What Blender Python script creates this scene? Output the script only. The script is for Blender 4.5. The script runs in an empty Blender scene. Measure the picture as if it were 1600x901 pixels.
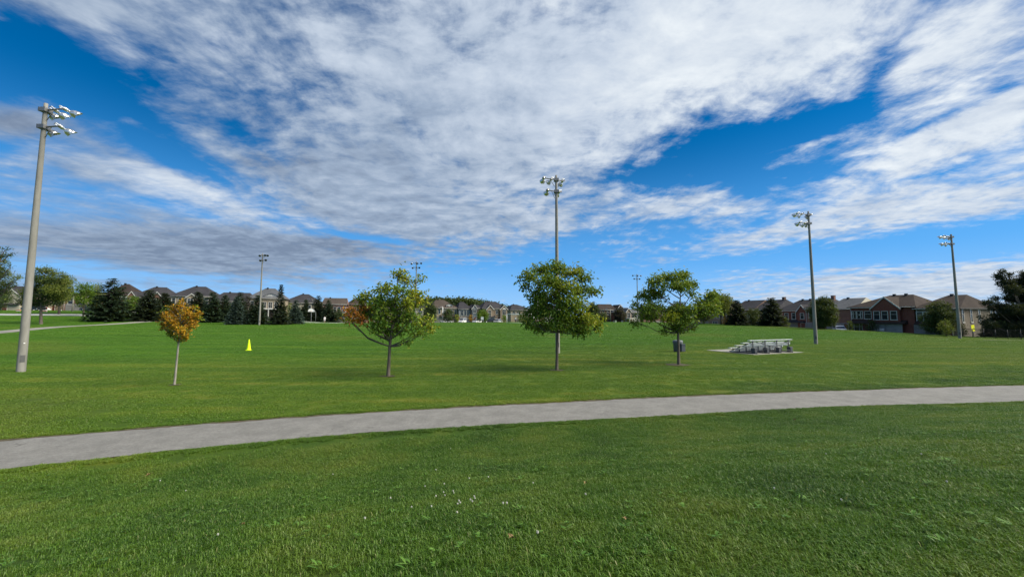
import bpy, math, random
import numpy as np
from mathutils import Vector, Matrix, noise as mnoise

S = bpy.context.scene
COL = S.collection
R = math.radians
rng = np.random.default_rng(7)
random.seed(7)

# ------------------------------------------------------------------ camera
F = 600.0                      # focal length in pixels of the 1600 px wide photograph
PITCH = math.atan(0.075)
EYE = 3.0                      # eye height above the park path (the path is z = 0)
cam_d = bpy.data.cameras.new('camera'); cam = bpy.data.objects.new('camera', cam_d)
COL.objects.link(cam); S.camera = cam
cam.location = (0, 0, EYE); cam.rotation_euler = (math.pi/2 + PITCH, 0, 0)
cam_d.sensor_width = 36; cam_d.lens = 36*F/1600
cam_d.clip_start = 0.1; cam_d.clip_end = 6000
S.render.engine = 'CYCLES'
S.view_settings.view_transform = 'Standard'; S.view_settings.look = 'None'
S.view_settings.exposure = 0.5; S.view_settings.gamma = 1.0
S.cycles.max_bounces = 5; S.cycles.diffuse_bounces = 2; S.cycles.transparent_max_bounces = 6

SUN_AZ, SUN_EL = R(100), R(43)          # azimuth clockwise from +Y (straight ahead)
SUN_DIR = Vector((math.sin(SUN_AZ)*math.cos(SUN_EL), math.cos(SUN_AZ)*math.cos(SUN_EL), math.sin(SUN_EL)))
sun_d = bpy.data.lights.new('sun', 'SUN'); sun = bpy.data.objects.new('sun', sun_d); COL.objects.link(sun)
sun_d.energy = 5.0; sun_d.angle = R(48); sun_d.color = (1.0, 0.93, 0.76)
sun.location = (60, 0, 80); sun.rotation_euler = (-SUN_DIR).to_track_quat('-Z', 'Y').to_euler()

def ray(px, py):
    """world direction (y = 1) of a pixel of the 1600x901 photograph"""
    a = (px-800)/F; b = (450.5-py)/F
    y = math.cos(PITCH) - b*math.sin(PITCH); z = math.sin(PITCH) + b*math.cos(PITCH)
    return a/y, z/y

# ------------------------------------------------------------------ node helpers
class NT:
    def __init__(s, tree):
        s.t = tree; s.n = tree.nodes; s.l = tree.links
        for n in list(s.n): s.n.remove(n)
    def new(s, kind, **kw):
        n = s.n.new(kind)
        for k, v in kw.items(): setattr(n, k, v)
        return n
    def put(s, sock, v):
        if v is None: return
        if hasattr(v, 'is_output'): s.l.new(v, sock)
        else: sock.default_value = v
    def math(s, op, a, b=None, c=None, clamp=False):
        n = s.new('ShaderNodeMath', operation=op); n.use_clamp = clamp
        s.put(n.inputs[0], a); s.put(n.inputs[1], b)
        if c is not None: s.put(n.inputs[2], c)
        return n.outputs[0]
    def vmath(s, op, a, b=None, scale=None):
        n = s.new('ShaderNodeVectorMath', operation=op)
        s.put(n.inputs[0], a)
        if b is not None: s.put(n.inputs[1], b)
        if scale is not None: s.put(n.inputs['Scale'], scale)
        return n.outputs['Value'] if op in ('LENGTH', 'DOT_PRODUCT', 'DISTANCE') else n.outputs[0]
    def comb(s, x, y, z):
        n = s.new('ShaderNodeCombineXYZ')
        s.put(n.inputs[0], x); s.put(n.inputs[1], y); s.put(n.inputs[2], z); return n.outputs[0]
    def sep(s, v):
        n = s.new('ShaderNodeSeparateXYZ'); s.put(n.inputs[0], v); return n.outputs
    def noise(s, vec, scale=1, detail=4, rough=.5, dist=0.0, lac=2.0):
        n = s.new('ShaderNodeTexNoise'); s.put(n.inputs['Vector'], vec)
        n.inputs['Scale'].default_value = scale; n.inputs['Detail'].default_value = detail
        n.inputs['Roughness'].default_value = rough; n.inputs['Distortion'].default_value = dist
        n.inputs['Lacunarity'].default_value = lac
        return n.outputs['Fac']
    def noisec(s, vec, scale=1, detail=4):
        n = s.new('ShaderNodeTexNoise'); s.put(n.inputs['Vector'], vec)
        n.inputs['Scale'].default_value = scale; n.inputs['Detail'].default_value = detail
        return n.outputs['Color']
    def ss(s, v, a, b, lo=0.0, hi=1.0):
        n = s.new('ShaderNodeMapRange', interpolation_type='SMOOTHSTEP')
        s.put(n.inputs[0], v); s.put(n.inputs[1], a); s.put(n.inputs[2], b); s.put(n.inputs[3], lo); s.put(n.inputs[4], hi)
        return n.outputs[0]
    def mix(s, f, a, b, mode='MIX'):
        n = s.new('ShaderNodeMix', data_type='RGBA', blend_type=mode)
        s.put(n.inputs[0], f)
        for i, v in ((6, a), (7, b)):
            if isinstance(v, tuple) and len(v) == 3: v = v + (1,)
            s.put(n.inputs[i], v)
        return n.outputs[2]
    def ramp(s, f, stops, interp='LINEAR'):
        n = s.new('ShaderNodeValToRGB'); s.put(n.inputs[0], f); cr = n.color_ramp; cr.interpolation = interp
        while len(cr.elements) < len(stops): cr.elements.new(.5)
        for e, (p, c) in zip(cr.elements, stops): e.position = p; e.color = tuple(c)[:3] + (1,)
        return n.outputs[0]
    def mapping(s, v, loc=(0, 0, 0), rot=(0, 0, 0), scale=(1, 1, 1), kind='POINT'):
        n = s.new('ShaderNodeMapping', vector_type=kind); s.put(n.inputs[0], v)
        n.inputs[1].default_value = loc; n.inputs[2].default_value = rot; n.inputs[3].default_value = scale
        return n.outputs[0]

# ------------------------------------------------------------------ sky and clouds (function of direction only)
W = bpy.data.worlds.new('World'); S.world = W; W.use_nodes = True
k = NT(W.node_tree)
sky = k.new('ShaderNodeTexSky', sky_type='NISHITA'); sky.sun_disc = False
sky.sun_elevation = SUN_EL; sky.sun_rotation = SUN_AZ; sky.air_density = 1.0; sky.dust_density = 0.0; sky.ozone_density = 6.0
hs = k.new('ShaderNodeHueSaturation'); hs.inputs['Saturation'].default_value = 1.62; hs.inputs['Value'].default_value = 0.72
k.l.new(sky.outputs[0], hs.inputs['Color'])
geo = k.new('ShaderNodeTexCoord').outputs['Generated']
dx, dy, dz = k.sep(k.vmath('NORMALIZE', geo))
azure = k.mix(k.ss(dz, 0.0, 0.42, 0.92, 0.0), hs.outputs[0], (1.25, 3.45, 7.2))
azure = k.mix(k.ss(dz, 0.0, 0.14, 0.45, 0.0), azure, (3.2, 5.2, 7.0))
# slanted coordinates in front (x/y, z/y) carry the large cloud masses; behind they run off to the mean cover
yy = k.math('MAXIMUM', dy, 0.12)
gp0 = k.comb(k.math('DIVIDE', dx, yy), k.math('DIVIDE', dz, yy), 0.0)
# plane coordinates carry the cloud texture
zz = k.math('ADD', k.math('MAXIMUM', dz, 0.0), 0.10)
pp = k.comb(k.math('DIVIDE', dx, zz), k.math('DIVIDE', dy, zz), 0.0)
warp = k.vmath('SUBTRACT', k.noisec(pp, 1.1, 4), (0.5, 0.5, 0.5))
pw = k.vmath('ADD', pp, k.vmath('SCALE', warp, scale=0.38))
gwarp = k.vmath('SUBTRACT', k.noisec(pp, 1.6, 5), (0.5, 0.5, 0.5))
gp = k.vmath('ADD', gp0, k.vmath('MULTIPLY', gwarp, (0.22, 0.10, 0.0)))
def blob(px, py, rx, ry, rot, amp):
    cx, cz = ray(px, py)
    v = k.vmath('SUBTRACT', gp, (cx, cz, 0))
    # rot > 0 : the long axis descends to the right in the picture
    v = k.mapping(v, rot=(0, 0, R(rot)), scale=(1, 1, 1))
    v = k.vmath('MULTIPLY', v, (F/rx, F/ry, 0))
    d2 = k.vmath('DOT_PRODUCT', v, v)
    return k.math('MULTIPLY', k.math('EXPONENT', k.math('MULTIPLY', d2, -1.0)), amp)
def total(lst, base):
    acc = base
    for b in lst: acc = k.math('ADD', blob(*b), acc)
    return acc
COVER = [
 (700,150,330,230,5,.50), (1120,60,330,130,-14,.62), (1500,70,160,55,-22,.42), (1520,215,190,48,-17,.62), (1440,318,300,28,-6,.50),
 (1080,308,95,28,-8,.40), (1170,378,150,15,-13,.46), (1450,442,380,26,-2,.62), (1560,409,60,8,-10,.5),
 (150,368,380,38,2,.50), (430,405,230,34,0,.50), (180,450,330,14,0,.18), (20,182,100,26,6,.50), (130,10,260,40,6,.34), (220,150,150,22,36,.30), (150,275,120,20,20,.28),
 (560,300,230,60,4,.36), (300,295,110,16,18,.30), (760,360,160,30,0,.25), (1240,250,70,10,-18,.30), (980,250,130,50,0,.18),
 (60,98,150,52,14,-.85), (215,180,180,32,34,-.78), (270,245,95,18,22,-.50), (370,205,60,13,22,-.42), (150,150,110,9,30,.35), (250,205,110,9,34,.30), (340,65,30,20,0,-.25),
 (1150,230,185,48,-12,-.98), (1225,232,60,7,-14,.40), (1190,215,40,6,-10,.2), (1290,180,130,20,-24,-.70), (1375,105,50,20,-50,-.55), (1460,190,100,10,-24,-.35), (1190,278,130,20,-8,-.55), (1020,275,80,26,0,-.35),
 (1480,262,110,8,-14,-.35), (860,18,36,20,0,-.26), (935,50,50,26,30,-.22), (900,440,330,46,0,-.75), (1040,360,260,22,-6,-.50), (1520,380,230,22,-3,-.85), (1320,400,200,16,-5,-.5),
 (565,370,90,11,4,-.95), (600,392,60,8,4,-.30), (420,330,70,10,16,-.25), (200,430,300,8,5,-.35), (250,318,130,10,12,-.3), (500,352,60,8,10,-.2), (60,455,400,10,0,-.35), (0,225,90,16,0,-.35)]
cover = total(COVER, 0.47)
n_big = k.noise(k.mapping(pw, scale=(1.0, .75, 1)), 1.3, 9, .62)
n_fil = k.noise(k.mapping(pw, loc=(3, 7, 0), scale=(2.6, .8, 1)), 3.2, 8, .64)      # strands running away from the viewer
n_puf = k.noise(k.mapping(pw, loc=(9, 2, 0), scale=(1.0, 1.15, 1)), 6.6, 7, .62)     # rippled puffs
n = k.math('ADD', k.math('MULTIPLY', k.math('SUBTRACT', n_big, .5), 1.25),
    k.math('ADD', k.math('MULTIPLY', k.math('SUBTRACT', n_fil, .5), .85), k.math('MULTIPLY', k.math('SUBTRACT', n_puf, .5), 1.45)))
soft = total([(60,380,520,110,4,-.5), (60,200,260,110,10,-.35)], 1.0)      # smoother, more veiled cloud at the left
dens = k.math('ADD', cover, k.math('MULTIPLY', n, soft))
alpha = k.ss(dens, 0.12, 1.0)
alpha = k.math('MULTIPLY', alpha, 0.97)
# cloud tone: thin sunward cloud is white, thick cloud away from the sun is blue-grey
sunward = k.ss(k.vmath('DOT_PRODUCT', geo, tuple(SUN_DIR)), -0.55, 0.85)
TONE = [(760,240,300,120,0,-.05), (1130,110,330,120,-14,.24), (150,400,520,75,0,-.16), (20,182,110,30,6,-.30), (450,240,220,40,6,-.13), (1500,190,250,120,-14,.14), (300,305,170,26,15,.40), (520,385,200,22,0,-.16)]
tone = total(TONE, 0.27)
tone = k.math('ADD', tone, k.math('MULTIPLY', sunward, .40))
tone = k.math('ADD', tone, k.math('MULTIPLY', k.math('SUBTRACT', k.noise(pw, 3.0, 6, .6), .5), .75))
tone = k.math('ADD', tone, k.math('MULTIPLY', k.math('SUBTRACT', n_puf, .5), .80))
ccol = k.ramp(tone, [(0.0, (.145,.19,.27)), (.3, (.245,.31,.41)), (.62, (.415,.475,.56)), (1.0, (.62,.66,.69))])
bg1 = k.new('ShaderNodeBackground'); k.l.new(azure, bg1.inputs[0]); bg1.inputs[1].default_value = 0.10
bg2 = k.new('ShaderNodeBackground'); k.l.new(ccol, bg2.inputs[0]); bg2.inputs[1].default_value = 1.0
mx = k.new('ShaderNodeMixShader'); k.l.new(alpha, mx.inputs[0]); k.l.new(bg1.outputs[0], mx.inputs[1]); k.l.new(bg2.outputs[0], mx.inputs[2])
k.l.new(mx.outputs[0], k.new('ShaderNodeOutputWorld').inputs[0])
W.cycles.sampling_method = 'MANUAL'; W.cycles.sample_map_resolution = 512

# ------------------------------------------------------------------ geometry helpers
class MB:
    """collects shapes and links them as ONE mesh object"""
    def __init__(s): s.v = []; s.f = []; s.m = []; s.smooth = []
    def add(s, vs, fs, m=0, sm=False):
        o = len(s.v); s.v += [tuple(p) for p in vs]; s.f += [tuple(i+o for i in q) for q in fs]
        s.m += [m]*len(fs); s.smooth += [sm]*len(fs); return s
    def box(s, x0, x1, y0, y1, z0, z1, m=0, M=None, taper=0.0):
        t = taper; cx, cy = (x0+x1)/2, (y0+y1)/2
        vs = [(x0, y0, z0), (x1, y0, z0), (x1, y1, z0), (x0, y1, z0)]
        vs += [(cx+(x-cx)*(1-t), cy+(y-cy)*(1-t), z1) for x, y, _ in vs[:4]]
        if M is not None: vs = [tuple(M @ Vector(p)) for p in vs]
        return s.add(vs, [(0, 3, 2, 1), (4, 5, 6, 7), (0, 1, 5, 4), (1, 2, 6, 5), (2, 3, 7, 6), (3, 0, 4, 7)], m)
    def tube(s, pts, rad, n=8, m=0, cap=True):
        pts = [Vector(p) for p in pts]
        if not hasattr(rad, '__len__'): rad = [rad]*len(pts)
        vs, fs = [], []; ref = Vector((0, 0, 1))
        for i, p in enumerate(pts):
            d = (pts[min(i+1, len(pts)-1)] - pts[max(i-1, 0)]).normalized()
            r_ = ref if abs(d.dot(ref)) < .95 else Vector((1, 0, 0))
            a = d.cross(r_).normalized(); b = d.cross(a).normalized()
            for j in range(n):
                t = 2*math.pi*j/n; vs.append(p + (a*math.cos(t) + b*math.sin(t))*rad[i])
        for i in range(len(pts)-1):
            for j in range(n):
                a0 = i*n+j; a1 = i*n+(j+1) % n; fs.append((a0, a0+n, a1+n, a1))
        s.add(vs, fs, m, True)
        if cap:
            o = len(s.v)-len(vs)
            s.f += [tuple(o+j for j in range(n)), tuple(o+(len(pts)-1)*n+j for j in reversed(range(n)))]; s.m += [m, m]; s.smooth += [False]*2
        return s
    def lathe(s, prof, n=16, m=0, M=None, close=False):
        vs, fs = [], []
        for (r, z) in prof:
            for j in range(n):
                t = 2*math.pi*j/n; p = Vector((r*math.cos(t), r*math.sin(t), z)); vs.append(M @ p if M is not None else p)
        for i in range(len(prof)-1):
            for j in range(n):
                a0 = i*n+j; a1 = i*n+(j+1) % n; fs.append((a0, a1, a1+n, a0+n))
        return s.add(vs, fs, m, True)
    def prism(s, poly, y0, y1, m=0, cap=True):      # polygon in x,z swept along y
        n = len(poly); vs = [(x, y0, z) for x, z in poly] + [(x, y1, z) for x, z in poly]
        fs = [(i, (i+1) % n, (i+1) % n+n, i+n) for i in range(n)]
        if cap: fs += [tuple(reversed(range(n))), tuple(range(n, 2*n))]
        return s.add(vs, fs, m)
    def mesh(s, name, mats):
        me = bpy.data.meshes.new(name); me.from_pydata(s.v, [], s.f); me.update()
        for mt in (mats if isinstance(mats, (list, tuple)) else [mats]): me.materials.append(mt)
        me.polygons.foreach_set('material_index', s.m); me.polygons.foreach_set('use_smooth', s.smooth)
        return me
    def build(s, name, mats, parent=None, M=None): return ob(name, s.mesh(name, mats), parent, M)

def ob(name, data, parent=None, M=None):
    o = bpy.data.objects.new(name, data); COL.objects.link(o)
    if parent is not None: o.parent = parent
    if M is not None: o.matrix_local = M
    return o
def thing(name, label, cat, loc=(0, 0, 0), rz=0, group=None):
    o = ob(name, None); o.location = loc; o.rotation_euler = (0, 0, rz); return tag(o, label, cat, group)
def tag(o, label, cat, group=None):
    o['label'] = label; o['category'] = cat
    if group: o['group'] = group
    return o
def kind(o, k_): o['kind'] = k_; return o
def np_mesh(name, V, Fq, mats, midx=None, smooth=False):
    """V (n,3), Fq (m,k) arrays"""
    me = bpy.data.meshes.new(name); kk = Fq.shape[1]
    me.vertices.add(len(V)); me.vertices.foreach_set('co', np.ascontiguousarray(V, dtype=np.float32).ravel())
    me.loops.add(Fq.size); me.loops.foreach_set('vertex_index', np.ascontiguousarray(Fq, dtype=np.int32).ravel())
    me.polygons.add(len(Fq)); me.polygons.foreach_set('loop_start', np.arange(0, Fq.size, kk, dtype=np.int32))
    for mt in (mats if isinstance(mats, (list, tuple)) else [mats]): me.materials.append(mt)
    if midx is not None: me.polygons.foreach_set('material_index', np.ascontiguousarray(midx, dtype=np.int32))
    me.polygons.foreach_set('use_smooth', np.full(len(Fq), smooth))
    me.update(calc_edges=True); me.validate(); return me

# ------------------------------------------------------------------ materials
def material(name):
    m = bpy.data.materials.new(name); m.use_nodes = True; return m, NT(m.node_tree)
def principled(t, color, rough=.7, metal=0.0, normal=None, spec=.5, trans=None):
    p = t.new('ShaderNodeBsdfPrincipled')
    if isinstance(color, tuple): color = color[:3]+(1,)
    t.put(p.inputs['Base Color'], color); t.put(p.inputs['Roughness'], rough); t.put(p.inputs['Metallic'], metal)
    p.inputs['Specular IOR Level'].default_value = spec
    if normal is not None: t.l.new(normal, p.inputs['Normal'])
    o = t.new('ShaderNodeOutputMaterial'); t.l.new(p.outputs[0], o.inputs[0]); return p
def bump(t, h, strength=.3, dist=.02):
    b = t.new('ShaderNodeBump'); b.inputs['Strength'].default_value = strength; b.inputs['Distance'].default_value = dist
    t.l.new(h, b.inputs['Height']); return b.outputs[0]
def mat_noise(name, c1, c2, scale=4, rough=.8, metal=0.0, bmp=.2, bd=.01, spec=.4, vec='Object', detail=6, stretch=(1, 1, 1)):
    m, t = material(name); co = t.mapping(t.new('ShaderNodeTexCoord').outputs[vec], scale=stretch)
    n = t.noise(co, scale, detail, .6); f = t.ss(n, .3, .7)
    principled(t, t.mix(f, c1, c2), rough, metal, bump(t, t.noise(co, scale*4, 4), bmp, bd) if bmp else None, spec); return m
def leafmat(name, stops, rough=.55, transl=.35, patch=None):
    m, t = material(name); g = t.new('ShaderNodeNewGeometry')
    rnd = g.outputs['Random Per Island']
    n = t.noise(g.outputs['Position'], .9, 2)
    f = t.math('ADD', t.math('MULTIPLY', rnd, .7), t.math('MULTIPLY', t.ss(n, .3, .7), .3))
    c = t.ramp(f, stops)
    if patch is not None: c = t.mix(t.ss(t.noise(g.outputs['Position'], 1.3, 2), patch[0], patch[0]+.1), c, patch[1])
    d = t.new('ShaderNodeBsdfPrincipled'); t.l.new(c, d.inputs['Base Color']); d.inputs['Roughness'].default_value = rough; d.inputs['Specular IOR Level'].default_value = .35
    tr = t.new('ShaderNodeBsdfTranslucent'); t.l.new(t.mix(.5, c, (.30, .34, .02)), tr.inputs[0])
    mx = t.new('ShaderNodeMixShader'); mx.inputs[0].default_value = transl
    t.l.new(d.outputs[0], mx.inputs[1]); t.l.new(tr.outputs[0], mx.inputs[2])
    t.l.new(mx.outputs[0], t.new('ShaderNodeOutputMaterial').inputs[0]); return m

# field axes: U runs along the row of near floodlights, W away from the viewer
UX, UY = .936, .352
def uw(x, y): return UX*x+UY*y, -UY*x+UX*y
def xy(u, w): return UX*u-UY*w, UY*u+UX*w
def sm(t): t = np.clip(t, 0, 1); return t*t*(3-2*t)
def gz(x, y):
    """ground height"""
    x = np.asarray(x, float); y = np.asarray(y, float)
    u = UX*x+UY*y; w = -UY*x+UX*y; n = -.288*x+.957*y
    z = 1.4*(1-sm((n-1.0)/8.3))
    t = np.clip((w-31)/62, 0, 1); far = 1.4*(1-(1-t)**1.6)
    z = z + far + .05*np.sin(u*.13+1)*sm((w-30)/20)*(1-sm((w-80)/20))
    right = sm((u-86)/14)
    back = sm((w-113)/25)*sm((u+35)/35)
    z = z*(1-right) + (-.6)*right
    z = z - back*(1-right)*.5
    z = z + 3.4*sm((w-92)/52)*sm((4-u)/74)
    z = z + sm((w-40)/60)*sm((-90-u)/120)*1.2
    return z
def g1(x, y): return float(gz(x, y))
def at(px, py):
    """where the ray of a photo pixel meets the ground"""
    ax, az = ray(px, py); Y = 1.0; step = .05
    prev = Y
    while Y < 900:
        if EYE+az*Y < g1(ax*Y, Y): break
        prev = Y; Y *= 1.01
    lo, hi = prev, Y
    for _ in range(30):
        md = (lo+hi)/2
        if EYE+az*md < g1(ax*md, md): hi = md
        else: lo = md
    return Vector((ax*hi, hi, g1(ax*hi, hi)))
def atY(px, Y):
    x = (px-800)/F*Y
    for _ in range(3): x = (px-800)/F*(Y*math.cos(PITCH)+(g1(x, Y)-EYE)*math.sin(PITCH))
    return Vector((x, Y, g1(x, Y)))
def zpix(py, Y): return EYE + ray(800, py)[1]*Y

def turf_color(t, pos):
    """grass colour by place: mown green playing field, drier verge under the trees, darker lawn by the path"""
    x, y, z = t.sep(pos)
    w = t.math('ADD', t.math('MULTIPLY', x, -UY), t.math('MULTIPLY', y, UX))
    flat = t.comb(x, y, 0.0)
    big = t.noise(flat, .10, 4, .55); med = t.noise(flat, .8, 5, .6)
    streak = t.noise(t.mapping(t.comb(x, y, 0.0), rot=(0, 0, -.36), scale=(.06, .55, 1)), 1.0, 5, .6)
    lawn = t.ramp(t.math('ADD', t.math('MULTIPLY', med, .6), t.math('MULTIPLY', t.noise(flat, .3, 3), .5)),
                  [(.40, LAWN[0]), (.53, LAWN[1]), (.68, LAWN[2])])
    verge = t.ramp(t.math('ADD', t.math('MULTIPLY', streak, .65), t.math('MULTIPLY', med, .35)), [(.36, VERGE[0]), (.52, VERGE[1]), (.66, VERGE[2])])
    field = t.ramp(t.math('ADD', t.math('MULTIPLY', streak, .75), t.math('MULTIPLY', med, .25)), [(.36, FIELD[0]), (.55, FIELD[1]), (.72, FIELD[2])])
    wn = t.math('ADD', w, t.math('MULTIPLY', t.math('SUBTRACT', big, .5), 14))
    c = t.mix(t.ss(wn, 9.5, 12.5), lawn, verge)
    c = t.mix(t.ss(wn, 26, 38), c, field)
    c = t.mix(t.ss(t.noise(flat, .055, 3, .5), .55, .66, 0, .5), c, (.165, .20, .025))
    return c
LAWN = [(.026, .076, .006), (.060, .136, .009), (.135, .185, .022)]
VERGE = [(.054, .132, .006), (.114, .198, .009), (.26, .27, .032)]
FIELD = [(.042, .138, .004), (.080, .208, .006), (.165, .255, .012)]

m_ground, t = material('turf_soil'); g = t.new('ShaderNodeNewGeometry').outputs['Position']
tc = turf_color(t, g)
fine = t.noise(g, 22, 5, .7); gw = t.sep(g); gw = t.math('ADD', t.math('MULTIPLY', gw[0], -UY), t.math('MULTIPLY', gw[1], UX))
thatch = t.math('MULTIPLY', t.ss(fine, .30, .70, 0.45, 1.0), t.ss(gw, 24, 60, .82, .52))
tc2 = t.mix(thatch, tc, t.mix(.5, t.mix(.75, tc, (0, 0, 0)), (.030, .040, .010)))
principled(t, tc2, .9, 0, bump(t, t.noise(g, 14, 6, .75), .9, .05), .15)

m_blade, t = material('grass_blade'); gg = t.new('ShaderNodeNewGeometry')
tc = turf_color(t, gg.outputs['Position'])
oi = t.new('ShaderNodeObjectInfo').outputs['Random']
tc = t.mix(t.ss(gg.outputs['Random Per Island'], .15, .9, 0.0, .75), tc, t.mix(.55, tc, (.19, .32, .045)))
tc = t.mix(t.ss(gg.outputs['Random Per Island'], .95, .98, 0, .6), tc, (.26, .24, .10))
d = t.new('ShaderNodeBsdfPrincipled'); t.l.new(tc, d.inputs['Base Color']); d.inputs['Roughness'].default_value = .45; d.inputs['Specular IOR Level'].default_value = .35
tr = t.new('ShaderNodeBsdfTranslucent'); t.l.new(tc, tr.inputs[0])
mx = t.new('ShaderNodeMixShader'); mx.inputs[0].default_value = .35
t.l.new(d.outputs[0], mx.inputs[1]); t.l.new(tr.outputs[0], mx.inputs[2]); t.l.new(mx.outputs[0], t.new('ShaderNodeOutputMaterial').inputs[0])

m_asphalt, t = material('worn_asphalt'); g = t.new('ShaderNodeNewGeometry').outputs['Position']
c = t.mix(t.ss(t.noise(g, 1.6, 7, .7), .32, .68), (.165, .160, .150), (.228, .221, .208))
c = t.mix(t.ss(t.noise(g, 20, 6, .85), .38, .62), t.mix(.42, c, (.06, .058, .055)), c)
c = t.mix(t.ss(t.noise(g, 95, 2), .66, .72), c, (.38, .37, .35))
vc = t.new('ShaderNodeTexVoronoi', feature='DISTANCE_TO_EDGE'); t.l.new(t.vmath('ADD', g, t.vmath('SCALE', t.noisec(g, 1.5, 4), scale=1.2)), vc.inputs['Vector']); vc.inputs['Scale'].default_value = .33
crack = t.math('MULTIPLY', t.ss(vc.outputs['Distance'], .0, .006, 1, 0), t.ss(t.noise(g, .35, 2), .52, .6))
c = t.mix(t.math('MULTIPLY', crack, .6), c, (.06, .055, .05))
principled(t, c, .88, 0, bump(t, t.noise(g, 70, 4, .7), .5, .01), .3)
m_concrete = mat_noise('pale_concrete', (.19, .18, .155), (.27, .26, .23), 1.5, .9, bmp=.3)
m_road = mat_noise('street_surface', (.30, .30, .30), (.38, .38, .37), .4, .9, bmp=.1)
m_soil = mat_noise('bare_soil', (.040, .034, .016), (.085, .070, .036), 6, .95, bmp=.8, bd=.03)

# ------------------------------------------------------------------ ground sheet, path, streets
N = 380
sx = np.linspace(-1, 1, N); X = 3.2*np.sinh(sx*7.3)
sy = np.linspace(-.62, 1, N); Y = 3.2*np.sinh(sy*7.3)+6
gx, gy = np.meshgrid(X, Y)
Z = gz(gx, gy)
V = np.stack([gx, gy, Z], -1).reshape(-1, 3)
i = np.arange(N*N).reshape(N, N)
Q = np.stack([i[:-1, :-1], i[:-1, 1:], i[1:, 1:], i[1:, :-1]], -1).reshape(-1, 4)
kind(ob('ground', np_mesh('ground', V, Q, m_ground, smooth=True)), 'structure')

def interp(pts, t_):
    a = np.array([(p.x, p.y) for p in pts]); s = np.r_[0, np.cumsum(np.hypot(*np.diff(a, axis=0).T))]; s /= s[-1]
    return np.stack([np.interp(t_, s, a[:, 0]), np.interp(t_, s, a[:, 1])], -1)
def smoothline(a, it=60):
    a = a.copy()
    for _ in range(it): a[1:-1] = .25*a[:-2]+.5*a[1:-1]+.25*a[2:]
    return a
def strip(name, L, Rr, mat, dz, nseg=4, jit=0.0, k_='structure'):
    n = len(L); jl = np.array([mnoise.noise(Vector((j*.35, 1.7, dz*50)))+.6*mnoise.noise(Vector((j*1.1, 5.7, dz*50))) for j in range(n)])*jit
    jr = np.array([mnoise.noise(Vector((j*.35, 9.7, dz*50)))+.6*mnoise.noise(Vector((j*1.1, 3.7, dz*50))) for j in range(n)])*jit
    d = Rr-L; d /= np.linalg.norm(d, axis=1)[:, None]; L = L+d*jl[:, None]; Rr = Rr+d*jr[:, None]
    rows = np.stack([L+(Rr-L)*q for q in np.linspace(0, 1, nseg+1)], 1)        # n, nseg+1, 2
    z = gz(rows[..., 0], rows[..., 1])+dz
    V = np.concatenate([rows, z[..., None]], -1).reshape(-1, 3); m = nseg+1
    i = np.arange(n*m).reshape(n, m); Q = np.stack([i[:-1, :-1], i[:-1, 1:], i[1:, 1:], i[1:, :-1]], -1).reshape(-1, 4)
    return kind(ob(name, np_mesh(name, V, Q, mat, smooth=True)), k_)
near_px = [(0, 734), (200, 711), (500, 681), (650, 671), (800, 662), (1000, 653), (1200, 640), (1400, 631), (1600, 628)]
far_px = [(0, 690), (200, 672), (400, 658), (600, 643), (800, 634), (1000, 623), (1200, 615), (1400, 608), (1600, 602.5)]
def ext(pts, back=26, front=70):
    a = [at(*p) for p in pts]; d0 = (a[0]-a[1]).normalized(); d1 = (a[-1]-a[-3]).normalized()
    return [a[0]+d0*back] + a + [a[-1]+d1*front]
tt = np.linspace(0, 1, 700)
PN = smoothline(interp(ext(near_px), tt), 250); PF = smoothline(interp(ext(far_px), tt), 250)
strip('path', PN, PF, m_asphalt, .022, 6, .09)
dd = (PF-PN)/np.linalg.norm(PF-PN, axis=1)[:, None]
strip('path_soil_edge', PN-dd*.03, PF+dd*.20, m_soil, .012, 4, .14)

# second, far path at the left, pale street behind it, basketball court, strips behind the field
def line_strip(name, pts, width, mat, dz, n=80, jit=0.0):
    a = smoothline(interp([Vector((p[0], p[1], 0)) for p in pts], np.linspace(0, 1, n)), 8); d = np.gradient(a, axis=0); d /= np.linalg.norm(d, axis=1)[:, None]
    nn = np.stack([-d[:, 1], d[:, 0]], -1)*width/2
    return strip(name, a-nn, a+nn, mat, dz, 4, jit)
p0, p1, p2, p3 = at(-260, 545), at(0, 519), at(120, 509), at(232, 502)
fp2 = [p0, p1, p2, p3, atY(300, 96), atY(340, 104)]
FP2 = interp(fp2, np.linspace(0, 1, 120))
line_strip('footpath', fp2, 2.6, m_concrete, .03)

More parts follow.
